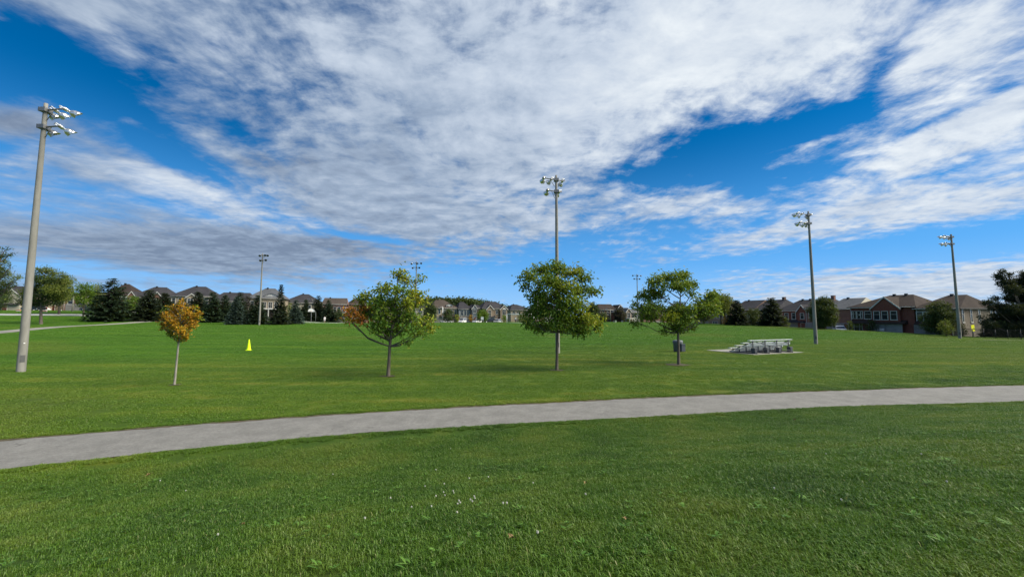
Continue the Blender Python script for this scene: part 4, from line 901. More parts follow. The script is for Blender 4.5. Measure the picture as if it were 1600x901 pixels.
# the street on the right, fronts turned to the field
house('tan house glimpsed behind the pale willow', 1084, 1141, 470, 484, 128, 'right', (.3, .7), 'tan', 'brown', [(.55, .70, 1.2, 1.6, 1), (.68, .70, 1.0, 1.6, 1), (.85, .70, 1.0, 1.6, 0), (.2, .70, 1.2, 1.6, 1), (.6, L2, 1.8, 1.5, 2)], [(.25, 4.6)], [(.8,)])
house('long black roofed house behind two dark trees, right of the pale willow', 1143, 1178, 469, 484, 120, 'right', (.05, .95), 'brown', 'dark', [(.3, U2, 1.2, 1.5, 1), (.7, U2, 1.2, 1.5, 1)], [(.5, 4.6)], [(.8,)], gable=True)
house('black roofed house behind the tall dark bushy tree left of the third floodlight pole', 1178, 1214, 468, 484, 113, 'right', (.1, .85), 'brown', 'dark', [(.1, U2, 1.1, 1.5, 1), (.5, U2, 1.1, 1.5, 1), (.85, U2, .9, 1.5, 1)], [(.3, 4.6)], [(.8,)], chim=.75)
house('dark roofed red brick house with two small white windows left of the third floodlight pole', 1216, 1262, 468, 485.5, 104, 'right', (.30, .80), 'red', 'dark', [(.28, .74, .85, 1.5, 0), (.53, .74, .85, 1.5, 0), (.86, .74, .8, 1.4, 0)], [(.48, 3.4)], [(.88,)], [(.70, 1.0, 477, .6, 486)], [(.5, .3, .95)], chim=None, vents=2)
house('brick house behind the dark tree with orange tinges, right of the third floodlight pole', 1258, 1290, 466, 482, 97, 'right', (.2, .7), 'pink', 'dark', [(.3, U2, 1.1, 1.5, 1), (.7, U2, 1.1, 1.5, 1)], [(.4, 4.0)], [(.8,)], chim=.7)
house('orange brick house with a light grey roof and a cream gable', 1290, 1336, 465.5, 483, 92, 'right', (.10, .86), 'pink', 'grey', [(.80, .2, .9, 1.2, 0)], [(.35, 4.2)], [(.7,)], chim=None, gable=True, gw=MW['cream'], D_=12)
house('large dark red brick house with a pointed brick gable and a double garage', 1328, 1428, 460.5, 480, 83, 'right', (.42, .78), 'red', 'brown', [(.115, .73, 1.2, 1.45, 0), (.16, .73, .001, .001, 0), (.165, .73, .9, 1.45, 0), (.065, .73, .7, 1.45, 0), (.30, .72, 1.1, 1.5, 0), (.475, .70, .9, 1.6, 0, .72), (.60, .70, .9, 1.6, 0, .72), (.735, .70, .9, 1.6, 0, .72), (.10, .24, 2.9, 2.0, 2)],
      [(.49, 2.7), (.72, 2.7)], [(.25,)], [(.40, .82, 464.5, .7, 481)], [(.475, .02, .90)], vents=2, gar_mat=m_garage_w)
house('stone corner house with a wide brown hipped roof and tall side windows', 1430, 1497, 460.5, 482, 73, 'right', (.38, .80), 'grey', 'brown', [(.10, .72, .8, 1.7, 0), (.27, .72, .8, 1.7, 1), (.43, .72, .8, 1.7, 0), (.7, .72, 1.2, 1.6, 1)], [(.16, 2.6), (.44, 2.6)], [(.75,)], [], [(.5, .02, .95)], side=[('r', .10, .74, .55, 2.2), ('r', .32, .74, .55, 2.2), ('r', .54, .74, .55, 2.2), ('r', .88, .74, .55, 2.2), ('r', .76, .40, .8, 1.3)], D_=13, vents=1)

# ------------------------------------------------------------------ background trees
def bg_leaf_tree(px, Y, ytop, wpx, label, mat, seed, trunk_px=0, shape='round', group='leafy trees and bushes around the houses', name='leafy_tree', n_b=10, leaf=.30, dens=9, low=.12, bark=None, py=None):
    r = np.random.default_rng(seed); b = atY(px, Y); t_ = thing(name, label, 'tree' if name != 'bush' else 'bush', b, 0, group)
    H = zpix(ytop, Y)-b.z; R_ = wpx/2*Y/F; bl = []
    for j in range(n_b):
        q = j/(n_b-1); zz = H*(low+(1-low)*(.12+.78*q)); prof = {'round': math.sin(math.pi*(.15+.75*q))**.7, 'cone': 1.05-.85*q, 'vase': .55+.5*math.sin(math.pi*(.2+.55*q)), 'spread': .6+.45*math.sin(math.pi*q)}[shape]
        a = j*2.4+r.uniform(0, 1); rr = R_*prof*.55
        for s_ in (0, 1):
            aa = a+s_*math.pi*.95; e = R_*(.42+.1*r.uniform())*(.5+.5*prof)
            bl.append((math.cos(aa)*rr, math.sin(aa)*rr, zz+r.normal(0, H*.03), e, e, H*.13, 1.0))
    bl.append((0, 0, H*(low+(1-low)*.5), R_*.5, R_*.5, H*(1-low)*.42, 1.2))
    me, tips, idx = crown_mesh('crown', bl, [mat], [0]*len(bl), dens, 6, leaf, leaf*.62, leaf*.5, r, .2, .45)
    ob('crown', me, t_)
    tr_ = max(.08, R_*.06); c = MB().tube([(0, 0, -.4), (0, 0, H*low), (0, 0, H*.5), (r.normal(0, .1), 0, H*.85)], [tr_*1.3, tr_, tr_*.7, .03], 7)
    for j in range(9):
        q = bl[int(r.integers(0, len(bl)))]; c.tube([(0, 0, q[2]*.55), (q[0]*.5, q[1]*.5, q[2]*.82), (q[0], q[1], q[2])], [tr_*.4, tr_*.25, .02], 5, cap=False)
    c.build('trunk', bark or m_bark, t_)
    return t_
def spruce(px, Y, ytop, wpx, label, mat, seed, group='spruces and pines around the park', name='spruce_tree', ragged=.25, top=1.0, layers=26, sweep=-.25, needle=.5, base=.03):
    r = np.random.default_rng(seed); b = atY(px, Y); t_ = thing(name, label, 'tree', b, 0, group); H = zpix(ytop, Y)-b.z; R_ = wpx/2*Y/F
    Vs, Qs = [], []; nt = 0
    for j in range(layers):
        q = j/layers; z0 = H*(base+(1-base)*q); Lr = R_*(1-q)**top*(.92+.1*math.sin(j*2.3))+.12; m_ = int(9+10*(1-q))
        for k_ in range(m_):
            a = r.uniform(0, 6.28); L_ = Lr*r.uniform(1-ragged, 1.08); n_ = max(3, int(L_/(needle*.33))); sv = np.linspace(.12, 1, n_)
            P_ = np.stack([np.cos(a)*L_*sv, np.sin(a)*L_*sv, z0+L_*sweep*sv+L_*.22*sv**3], -1)
            for s_ in range(4):
                d = np.stack([np.cos(a+r.normal(0, .7, n_)), np.sin(a+r.normal(0, .7, n_)), r.normal(-.05, .28, n_)], -1)
                ln = (needle*r.uniform(.6, 1.2, n_)*(.55+.45*(1-q)))[:, None]; w = np.cross(d, np.stack([r.normal(0, .5, n_), r.normal(0, .5, n_), np.ones(n_)], -1)); w /= np.linalg.norm(w, axis=1)[:, None]; w = w*ln*.26
                p = P_+r.normal(0, .05, (n_, 3)); V = np.stack([p, p+d*ln*.5+w, p+d*ln, p+d*ln*.5-w], 1).reshape(-1, 3)
                Vs.append(V); Qs.append(np.arange(n_)[:, None]*4+np.array([[0, 1, 2, 3]])+nt); nt += n_*4
    ob('crown', np_mesh('crown', np.concatenate(Vs), np.concatenate(Qs), mat), t_)
    MB().tube([(0, 0, -.4), (0, 0, H*.5), (0, 0, H*.97)], [max(.1, R_*.07), max(.07, R_*.045), .015], 7).build('trunk', m_bark, t_)
    return t_
# left group
park_tree(-22, 46, 'dark green evergreen with upswept branch tips cut off by the left edge of the picture',
 [(8, 390, 6, 4, 0, 0), (14, 398, 5, 3, 0, .5), (3, 400, 8, 5, 0, 0), (9, 410, 8, 4, 1, .5), (17, 416, 6, 3, 0, -.5), (0, 420, 10, 6, 0, 0), (6, 428, 12, 6, 1, 1), (22, 435, 9, 4, 1, -1), (31, 433, 4, 3, 1, 0), (5, 444, 17, 8, 0, 0), (0, 457, 18, 9, 0, 1), (10, 468, 14, 7, 0, -1),
  (-20, 430, 26, 20, 0, 0), (-20, 462, 28, 20, 0, 0), (-22, 400, 20, 18, 0, 0), (-20, 480, 22, 10, 0, 0)], [m_leaf_dark, m_leaf_olive], .20, (-22, 490), m_bark, 101, leafL=.30, leafW=.08, dens=16, group='evergreens at the picture edges', name='evergreen_tree', twig=.5, droop=-.4)
park_tree(64, 74, 'round yellow green tree with upswept tips right of the nearest floodlight pole',
 [(63, 424, 7, 7, 1, 0), (72, 420, 6, 6, 1, 0), (82, 426, 8, 7, 1, .5), (100, 432, 7, 7, 1, 0), (106, 440, 5, 6, 1, 0), (96, 443, 8, 7, 1, 1), (58, 436, 12, 9, 0, 0), (76, 438, 16, 9, 0, -1), (60, 450, 16, 9, 0, 1), (82, 453, 18, 9, 1, -1), (100, 455, 11, 7, 1, 0), (45, 458, 13, 8, 1, 0),
  (68, 464, 20, 9, 0, 0), (92, 466, 15, 6, 1, .5), (42, 470, 14, 8, 0, 0), (60, 474, 16, 7, 0, 1), (82, 474, 12, 5, 0, 0)], [m_leaf_dark, m_leaf_olive], .22, (64, 480), m_bark, 102, leafL=.32, leafW=.13, dens=13, group='leafy trees and bushes around the houses', name='leafy_tree', twig=.8, droop=-.2)
bg_leaf_tree(92, 92, 430, 42, 'smaller yellow green tree beside the round one at the left', m_leaf_olive, 103, n_b=9, leaf=.26, dens=9, shape='spread', low=.3)
bg_leaf_tree(130, 90, 443, 30, 'thin stemmed dark green tree right of the white lamp post', m_leaf_green, 104, n_b=9, leaf=.26, dens=9, shape='round', low=.3)
bg_leaf_tree(148, 96, 442, 24, 'yellow tinged tree touching the left side of the big spruce', m_leaf_olive, 105, n_b=8, leaf=.26, dens=9)
spruce(171, 84, 433, 60, 'broadest dark spruce, in front of the brown pyramid roof', m_needle, 106, top=.62, ragged=.2, needle=.62)
bg_leaf_tree(206, 98, 462, 30, 'bright green bush low between the big spruce and the next one', m_leaf_green, 107, n_b=8, leaf=.26, dens=9)
spruce(232, 88, 452, 46, 'dark spruce in front of the charcoal roof with the small orange gable', m_needle_dark, 108, top=.65, needle=.6)
spruce(255, 92, 457, 34, 'dark spruce just left of the amber tree crown', m_needle_dark, 109, top=.7, needle=.6)
spruce(283, 96, 468, 34, 'dark spruce hidden behind the amber tree crown', m_needle, 110, top=.7, needle=.6)
spruce(308, 92, 455, 34, 'dark spruce just right of the amber tree crown', m_needle_dark, 111, top=.7, needle=.6)
spruce(331, 90, 455, 34, 'green spruce left of the long dark roofed house', m_needle, 112, top=.75, needle=.6)
spruce(350, 92, 460, 26, 'narrow brown green spruce in front of the long dark roof', m_needle, 113, top=.7, needle=.5)
spruce(373, 96, 455, 26, 'dark spruce whose tip stands behind the blue spruce', m_needle_dark, 114, top=.7, needle=.5)
spruce(369, 82, 462, 28, 'blue grey spruce with even layers, standing forward on the grass', m_needle_blue, 115, top=.85, needle=.45, ragged=.12)
bg_leaf_tree(386, 100, 461, 18, 'dark purple brown tree right of the blue spruce', m_leaf_purple, 116, n_b=8, leaf=.26, dens=9)
spruce(401, 84, 460, 34, 'green spruce directly behind the distant left floodlight pole', m_needle, 117, top=.8, needle=.5)
spruce(437, 82, 443, 32, 'tallest spruce with a thin bare looking tip above the roofs', m_needle_dark, 118, top=1.5, needle=.5, ragged=.4)
bg_leaf_tree(452, 92, 474, 16, 'small yellow green tree right of the tallest spruce', m_leaf_olive, 119, n_b=7, leaf=.24, dens=9)
spruce(461, 88, 468, 24, 'grey green spruce left of the court', m_needle_blue, 120, top=.85, needle=.45)
spruce(477, 117, 467, 24, 'spruce behind the left basketball hoop', m_needle, 121, top=.85, needle=.5)
spruce(496, 118, 461, 28, 'tall dark spruce behind the right basketball hoop', m_needle_dark, 122, top=.7, needle=.55)
spruce(513, 117, 468, 30, 'green spruce behind the person in white on the court', m_needle, 123, top=.85, needle=.5)
bg_leaf_tree(529, 117, 482, 16, 'low dark tree below the three tall white windows', m_leaf_dark, 124, n_b=7, leaf=.3, dens=8)
# centre
bg_leaf_tree(566, 128, 474, 22, 'dark tree behind the orange branch tips', m_leaf_purple, 125, n_b=8, leaf=.35, dens=7)
bg_leaf_tree(588, 124, 470, 36, 'dark green tree seen through the left green tree', m_leaf_dark, 126, n_b=9, leaf=.35, dens=8)
bg_leaf_tree(640, 132, 482, 26, 'dark bush low behind the right side of the left green tree', m_leaf_dark, 127, n_b=7, leaf=.35, dens=7)
bg_leaf_tree(672, 128, 474, 26, 'dark round tree left of the thin white lamp post', m_leaf_dark, 128, n_b=9, leaf=.35, dens=9)
bg_leaf_tree(700, 132, 482, 20, 'dark green tree in front of the tan house with the small dormer', m_leaf_dark, 129, n_b=8, leaf=.33, dens=8)
bg_leaf_tree(714, 130, 490, 8, 'small yellow green tree by the triple windowed garage', m_leaf_lime, 130, n_b=6, leaf=.28, dens=7)
bg_leaf_tree(735, 132, 492, 9, 'small orange yellow tree by the dark arched porch', m_leaf_amber, 131, n_b=6, leaf=.28, dens=7)
bg_leaf_tree(754, 132, 484, 22, 'round green tree between the narrow brick house and the two gabled house', m_leaf_green, 132, n_b=9, leaf=.33, dens=8)
bg_leaf_tree(788, 134, 492, 11, 'small green bush left of the soccer goal', m_leaf_green, 133, n_b=6, leaf=.3, dens=7)
bg_leaf_tree(816, 140, 492, 20, 'low olive hedge bush seen through the soccer goal', m_leaf_olive, 134, n_b=7, leaf=.33, dens=8, low=.02)
bg_leaf_tree(840, 128, 470, 30, 'dark tree behind the left side of the middle tree', m_leaf_dark, 135, n_b=9, leaf=.33, dens=8)
bg_leaf_tree(927, 122, 473, 24, 'dark tree just right of the middle tree crown', m_leaf_dark, 136, n_b=9, leaf=.33, dens=9)
bg_leaf_tree(942, 126, 488, 22, 'low green bush in front of the brown brick side wall', m_leaf_dark, 137, n_b=7, leaf=.33, dens=8, low=.02)
bg_leaf_tree(968, 128, 481, 22, 'dark purple leaved tree right of the brown brick house', m_leaf_purple, 138, n_b=10, leaf=.33, dens=11, low=.03)
bg_leaf_tree(1018, 126, 474, 36, 'dark tree behind the left part of the third green tree', m_leaf_dark, 139, n_b=9, leaf=.33, dens=9)
bg_leaf_tree(1062, 122, 472, 42, 'broad dark tree behind the trunk of the third green tree', m_leaf_dark, 140, n_b=10, leaf=.33, dens=9)
# right
bg_leaf_tree(1100, 104, 474, 30, 'brownish tree left of the pale willow', m_leaf_dark, 141, n_b=9, leaf=.33, dens=8)
bg_leaf_tree(1127, 98, 459, 40, 'pale olive willow with drooping foliage, right of the third green tree', m_leaf_olive, 142, n_b=11, leaf=.3, dens=10, shape='spread', low=.35)
bg_leaf_tree(1133, 95, 494, 10, 'small orange bush under the willow', m_leaf_amber, 143, n_b=6, leaf=.25, dens=8, name='bush', low=.03)
spruce(1152, 94, 468, 30, 'black green pine right of the pale willow', m_needle_dark, 144, top=.6, needle=.6)
bg_leaf_tree(1178, 98, 482, 30, 'low dark tree between the two black green pines', m_leaf_dark, 145, n_b=8, leaf=.3, dens=9, low=.03)
spruce(1207, 90, 464, 38, 'tall dark bushy pine left of the red brick house with two white windows', m_needle_dark, 146, top=.55, needle=.62, ragged=.3)
bg_leaf_tree(1230, 92, 497, 10, 'small bush below the two white windows', m_leaf_olive, 147, n_b=6, leaf=.25, dens=8, name='bush', low=.03)
bg_leaf_tree(1288, 78, 465, 42, 'big dark tree with a few orange leaves, right of the third floodlight pole', m_leaf_dark, 148, n_b=12, leaf=.3, dens=14, low=.03)
bg_leaf_tree(1329, 80, 501, 11, 'light green shrub at the left of the large red brick house', m_leaf_olive, 149, n_b=6, leaf=.22, dens=9, name='bush', low=.03)
bg_leaf_tree(1364, 78, 499, 17, 'round dark shrub by the garage of the large red brick house', m_leaf_dark, 150, n_b=7, leaf=.22, dens=10, name='bush', low=.03)
bg_leaf_tree(1402, 76, 507, 20, 'low wide green shrub right of the white car', m_leaf_olive, 151, n_b=6, leaf=.22, dens=10, name='bush', low=.03)
bg_leaf_tree(1470, 64, 472, 46, 'big dark tree in front of the corner house, left of the pole', m_leaf_dark, 152, n_b=12, leaf=.26, dens=15, low=.05)
bg_leaf_tree(1479, 60, 499, 22, 'light green shrub under the big dark tree by the corner house', m_leaf_olive, 153, n_b=7, leaf=.2, dens=10, name='bush', low=.03)
bg_leaf_tree(1505, 64, 506, 14, 'olive shrub left of the yellow sign', m_leaf_dark, 154, n_b=7, leaf=.2, dens=10, name='bush', low=.03)
park_tree(1612, 60, 'large dark pine with plumed branches cut off by the right edge of the picture',
 [(1565, 424, 5, 5, 0, 0), (1577, 429, 6, 4, 0, 0), (1562, 433, 8, 7, 0, .5), (1571, 443, 10, 9, 0, 0), (1582, 453, 13, 9, 0, -1), (1592, 441, 10, 9, 0, 1), (1601, 430, 6, 9, 0, 0), (1590, 466, 19, 10, 0, 1), (1555, 467, 6, 5, 0, 0), (1544, 473, 9, 5, 0, -1), (1557, 480, 14, 7, 0, 0), (1581, 483, 22, 9, 0, -1),
  (1571, 495, 22, 9, 0, 1), (1533, 496, 4, 4, 0, 0), (1540, 504, 8, 5, 0, 0), (1549, 508, 11, 6, 0, -1), (1577, 511, 26, 10, 0, 0), (1602, 500, 24, 18, 0, 1), (1622, 462, 28, 28, 0, 0), (1625, 500, 28, 25, 0, -1), (1602, 522, 30, 7, 0, 1), (1640, 430, 25, 22, 0, 0), (1575, 521, 20, 6, 0, 0)], [m_needle_dark], .28, (1612, 520), m_bark, 155, leafL=.42, leafW=.10, dens=26, group='evergreens at the picture edges', name='pine_tree', twig=.5, droop=-.3)
spruce(1550, 63, 496, 26, 'small dark pine in front of the large one at the right edge', m_needle_dark, 156, top=.7, ragged=.35, layers=14, needle=.5, name='pine_tree')

# far woods behind the centre houses
r = np.random.default_rng(5); Vs, Qs, nt = [], [], 0
bl = []
for j in range(70):
    px_ = 640+j*2.35; Yw = 260+r.uniform(-12, 30); ax, _ = ray(px_, 480); tp_ = np.interp(px_, [640, 670, 735, 760, 800], [474, 467, 468.5, 472, 482])+r.uniform(-1.2, 1.5)
    zt_ = zpix(tp_, Yw); zb_ = g1(ax*Yw, Yw); e = r.uniform(3, 5.5)
    for q in np.linspace(0, 1, 4): bl.append((ax*Yw+r.normal(0, 1), Yw+r.normal(0, 2), zb_+2+(zt_-zb_-5)*q, e, e, 3.2, 1.0))
me, _, _ = crown_mesh('far_woods', bl, [m_leaf_dark], [0]*len(bl), 1.0, 6, 1.5, 1.0, .9, r, .1, .5)
kind(tag(ob('far_woods', me), 'distant wooded rise showing above the roofs in the centre', 'woods'), 'stuff')

# ------------------------------------------------------------------ streets behind
A_, B_, C_ = at(-120, 491.5), at(60, 491.5), at(165, 493)
zs = [Vector((A_.x, A_.y, 0)), Vector((B_.x, B_.y, 0)), Vector((C_.x, C_.y, 0)), atY(300, 106), atY(430, 107)]
line_strip('street', [Vector((-190, 88, 0))]+zs, 4.5, m_road, .05, 90)
q0, q1 = xy(-20, 130), xy(96, 130)
line_strip('cross_street', [Vector((q0[0], q0[1], 0)), Vector((q1[0], q1[1], 0))], 8, m_road, .05, 30)
q0, q1 = xy(99, -60), xy(99, 128)
line_strip('side_street', [Vector((q0[0], q0[1], 0)), Vector((q1[0], q1[1], 0))], 7.5, m_road, .05, 40)
line_strip('kerb_path', [atY(1536, 51.5), atY(1570, 50.5), atY(1660, 48.5), atY(1720, 46)], .5, m_concrete, .04, 16)

# ------------------------------------------------------------------ cars
def paint(name, c, r_=.3): m, t = material(name); p = principled(t, c, r_, .1); p.inputs['Coat Weight'].default_value = .6; return m
MC = dict(white=paint('white_car_paint', (.72, .72, .72)), silver=paint('silver_car_paint', (.36, .37, .38)), black=paint('black_car_paint', (.012, .012, .014)), blue=paint('blue_grey_car_paint', (.05, .07, .10)))
m_tyre = material('tyre_rubber'); principled(m_tyre[1], (.015, .015, .015), .85); m_tyre = m_tyre[0]
m_lamp = material('headlamp_glass'); principled(m_lamp[1], (.6, .6, .6), .15); m_lamp = m_lamp[0]
m_red = material('red_lamp_plastic'); principled(m_red[1], (.25, .01, .01), .3); m_red = m_red[0]
wheel_me = MB().lathe([(.0, -.10), (.34, -.10), (.36, -.06), (.36, .10), (.0, .11)], 14, 0, Matrix.Rotation(math.pi/2, 4, 'X')).mesh('wheel', m_tyre)
rim_me = MB().lathe([(.0, .11), (.2, .12), (.22, .10)], 10, 0, Matrix.Rotation(math.pi/2, 4, 'X')).mesh('rim', m_galv)
def car(px, Y, label, col, yaw, suv=False, cat='car', dz=0.0):
    b = atY(px, Y); t_ = thing('parked_car', label, cat, (b.x, b.y, b.z+.02+dz), yaw, 'cars parked on the streets behind'); h = 1.0 if suv else .85; top = 1.75 if suv else 1.45
    P_ = [(-2.3, .30), (-2.32, .62), (-2.15, .78), (-1.2, h), (1.5, h), (2.2, h-.04), (2.3, .7), (2.3, .32), (1.85, .28), (-1.8, .28)]
    MB().prism(P_, -.88, .88).build('body', MC[col], t_)
    tp = [(-1.3, h), (-.55, top), (1.35 if suv else .8, top), (2.0 if suv else 1.65, h)]
    c = MB(); vs = [(x, -.82, z) for x, z in tp]+[(x, .82, z) for x, z in tp]; vs = [(x, y*(.84 if z > h else 1), z) for x, y, z in vs]
    c.add(vs, [(0, 1, 2, 3), (7, 6, 5, 4), (1, 5, 6, 2), (0, 4, 5, 1), (3, 2, 6, 7)]).build('cabin', MC[col], t_)
    for sg in (-1, 1):
        g_ = MB(); q = [(-1.1, h+.05), (-.55, top-.10), (.25, top-.10), (.25, h+.05)]; q2 = [(.32, h+.05), (.32, top-.10), (.95 if not suv else 1.3, top-.10), (1.45 if not suv else 1.8, h+.05)]
        for qq in (q, q2):
            pts = [(x, sg*(.83-(z-h)/(top-h)*.132+.006), z) for x, z in qq]; g_.add(pts, [(0, 1, 2, 3)])
        g_.build('side_window', m_glass, t_)
    MB().add([(-1.27, -.76, h+.05), (-1.27, .76, h+.05), (-.60, .66, top-.08), (-.60, -.66, top-.08)], [(0, 1, 2, 3)]).build('windscreen', m_glass, t_, Matrix.Translation((-.02, 0, .01)))
    for x in (-1.45, 1.45):
        for sg in (-1, 1):
            w_ = ob('wheel', wheel_me, t_, Matrix.Translation((x, sg*.84, .36)) @ Matrix.Scale(sg*-1 if sg > 0 else 1, 4, (0, 1, 0))); ob('rim', rim_me, w_)
    for sg in (-1, 1): MB().box(-2.34, -2.24, sg*.68-.16, sg*.68+.16, .60, .72).build('headlight', m_lamp, t_); MB().box(2.25, 2.33, sg*.70-.12, sg*.70+.12, .68, .85).build('tail_light', m_red, t_)
    return t_
car(1383, 78.5, 'white parked car in front of the double garage of the red brick house', 'white', R(20), True, dz=.5)
car(1312, 84, 'white car roof showing over the crest below the cream gable', 'white', R(60), dz=.1)
car(723, 138, 'white parked car left of the other cars, below the triple windowed house', 'white', R(70), True)
car(733, 140, 'dark parked car between the white and the silver one', 'blue', R(15))
car(747, 139, 'white parked car left of the white notice board', 'white', R(60))
car(765, 138, 'black parked car in front of the left tan gable', 'black', R(20), True)
car(778, 139, 'silver parked car in front of the right tan gable', 'silver', R(70))
car(698, 140, 'silver car partly hidden by trees beside the thin white lamp post', 'silver', R(30))
car(192, 99, 'white and dark car seen behind the broadest spruce', 'white', R(20), True)
car(144, 104, 'dark parked car left of the broadest spruce', 'black', R(10))
car(53, 104, 'black parked pickup sized car right of the nearest floodlight pole', 'black', R(8), True)
car(60.5, 112, 'white car roof behind the black car at the left', 'white', R(8))

# ------------------------------------------------------------------ street lamps, signs, small things
def lamp(px, Y, ytop, label, hgt=None, mat=None, w=.09):
    b = atY(px, Y); t_ = thing('street_lamp', label, 'street lamp', b, 0, 'street lamps behind the field'); H = zpix(ytop, Y)-b.z
    MB().tube([(0, 0, -.3), (0, 0, H*.5), (0, 0, H-.1)], [w*1.4, w, w*.7], 8).tube([(0, 0, H-.12), (-.5, 0, H+.02), (-1.0, 0, H)], [.05, .045, .04], 6).build('post', mat or m_concrete, t_)
    MB().box(-1.6, -.95, -.13, .13, H-.07, H+.07).build('lamp_head', m_galv, t_); MB().box(-1.5, -1.05, -.1, .1, H-.11, H-.071).build('lens', m_lens, t_)
lamp(113, 100, 457, 'white street lamp post at the left between two trees', w=.13)
lamp(487.5, 118, 467, 'thin street lamp rising above the basketball hoops', w=.08)
lamp(691.5, 132, 479, 'thin white street lamp in front of the tan house with the dormer', w=.14, mat=m_white)
lamp(954, 130, 482, 'street lamp in front of the brown brick side wall', w=.14)
def board(px, Y, y0, y1, w, label, mat, cat='sign', name='notice_board', group=None, two=None):
    b = atY(px, Y); t_ = thing(name, label, cat, b, 0, group); a, c_ = zpix(y1, Y)-b.z, zpix(y0, Y)-b.z
    MB().box(-w/2, w/2, -.04, .04, a, c_).build('panel', mat, t_)
    for sg in (-1, 1): MB().box(sg*w*.4-.04, sg*w*.4+.04, -.03, .03, -.2, a-.002).build('leg', m_galv, t_)
    if two:
        for q in range(2): z_ = a+(c_-a)*(.15+.45*q); MB().box(-w/2-.01, w/2+.01, -.06, -.041, z_, z_+(c_-a)*.22).build('stripe', two, t_)
    return t_
board(753.5, 128, 494.8, 499.4, .9, 'white upright notice board in front of the parked cars', m_white)
board(28.5, 97, 484, 489.5, 1.1, 'orange and white striped barrier left of the nearest floodlight pole', m_orange, 'barrier', 'road_barrier', 'striped roadwork barriers', m_white)
board(69, 97, 484, 489.5, 1.4, 'white barrier with an orange edge under the round yellow green tree', m_white, 'barrier', 'road_barrier', 'striped roadwork barriers', m_orange)
board(94, 106, 484, 488.5, .8, 'small pale sign right of the yellow green tree', m_white)
def cabinet(px, Y, h, w, label, mat):
    b = atY(px, Y); t_ = thing('utility_cabinet', label, 'cabinet', b, 0, 'small pale cabinets at the field edge')
    MB().box(-w/2, w/2, -w/2, w/2, -.1, h).build('housing', mat, t_); MB().box(-w/2-.05, w/2+.05, -w/2-.05, w/2+.05, h+.001, h+.08).build('cap', mat, t_)
m_pale = mat_noise('pale_yellow_paint', (.52, .55, .38), (.60, .63, .45), 2, .6, bmp=0)
cabinet(962, 122, .55, .5, 'pale yellow utility cabinet right of the street lamp by the brown wall', m_pale)
cabinet(958.6, 124, .4, .3, 'small grey post box beside the pale yellow cabinet', m_bin2)
cabinet(972, 126, .5, .6, 'grey utility cabinet in front of the purple leaved tree', m_bin2)

# people far off
m_skin = material('skin'); principled(m_skin[1], (.40, .24, .17), .6); m_skin = m_skin[0]
m_shirt = material('white_cloth'); principled(m_shirt[1], (.72, .72, .70), .9); m_shirt = m_shirt[0]
m_pants = material('dark_cloth'); principled(m_pants[1], (.03, .035, .05), .9); m_pants = m_pants[0]
m_hair = material('dark_hair'); principled(m_hair[1], (.02, .015, .012), .8); m_hair = m_hair[0]
def person(px, Y, label, low, yaw=0.0, stride=.12):
    b = atY(px, Y); t_ = thing('person', label, 'person', b, yaw, 'people far off beyond the field')
    V = {}; vs = []; es = []; rr = []
    def v(n, p, r_): V[n] = len(vs); vs.append(p); rr.append(r_)
    def e(*ns): es.extend((V[a], V[b_]) for a, b_ in zip(ns[:-1], ns[1:]))
    v('pel', (0, 0, .95), .14); v('wst', (0, 0, 1.10), .125); v('che', (0, -.02, 1.33), .155); v('nek', (0, 0, 1.50), .055); v('hd0', (0, -.02, 1.60), .085); v('hd1', (0, -.02, 1.72), .085)
    e('pel', 'wst', 'che', 'nek', 'hd0', 'hd1')
    for s_, n in ((-1, 'l'), (1, 'r')):
        st_ = stride*s_
        v('hp'+n, (s_*.10, 0, .90), .095); v('kn'+n, (s_*.11, -st_-.03, .50), .06); v('an'+n, (s_*.11, -st_*1.6+.04, .09), .042); v('ft'+n, (s_*.12, -st_*1.6-.12, .04), .04)
        e('pel', 'hp'+n, 'kn'+n, 'an'+n, 'ft'+n)
        v('sh'+n, (s_*.20, 0, 1.42), .06); v('el'+n, (s_*.26, .03, 1.14), .045); v('wr'+n, (s_*.25, -.12, .92), .032); v('hn'+n, (s_*.25, -.17, .85), .035)
        e('che', 'sh'+n, 'el'+n, 'wr'+n, 'hn'+n)
    me = bpy.data.meshes.new('body'); me.from_pydata(vs, es, []); o = ob('body', me, t_); me.materials.append(m_skin)
    md = o.modifiers.new('s', 'SKIN'); ly = me.skin_vertices[0] if me.skin_vertices else None
    if ly:
        for j, r_ in enumerate(rr): ly.data[j].radius = (r_, r_*.85); ly.data[j].use_root = (j == 0)
    o.modifiers.new('d', 'SUBSURF').levels = 1
    MB().lathe([(.16, .94), (.165, 1.0), (.16, 1.12), (.195, 1.30), (.20, 1.40), (.10, 1.49), (.065, 1.51)], 14, 0, Matrix.Scale(.82, 4, (0, 1, 0))).tube([(-.17, 0, 1.41), (-.265, .03, 1.16)], [.075, .065], 8).tube([(.17, 0, 1.41), (.265, .03, 1.16)], [.075, .065], 8).build('shirt', m_shirt, t_)
    c = MB()
    for s_ in (-1, 1):
        st_ = stride*s_; c.tube([(s_*.09, 0, .98), (s_*.10, 0, .88), (s_*.11, -st_-.03, .50)] + ([(s_*.11, -st_*1.6+.04, .12)] if low else []), [.10, .11, .085] + ([.065] if low else []), 10)
    c.build('trousers', m_shirt if not low else m_pants, t_)
    MB().lathe([(.0, .125), (.06, .11), (.10, .05), (.105, -.02), (.09, -.06)], 12, 0, Matrix.Translation((0, .0, 1.70))).build('hair', m_hair, t_)
person(507, 107, 'person in white standing on the basketball court', False, .4)
person(805.5, 118, 'person in a white top standing beyond the soccer goal', True, -.5)

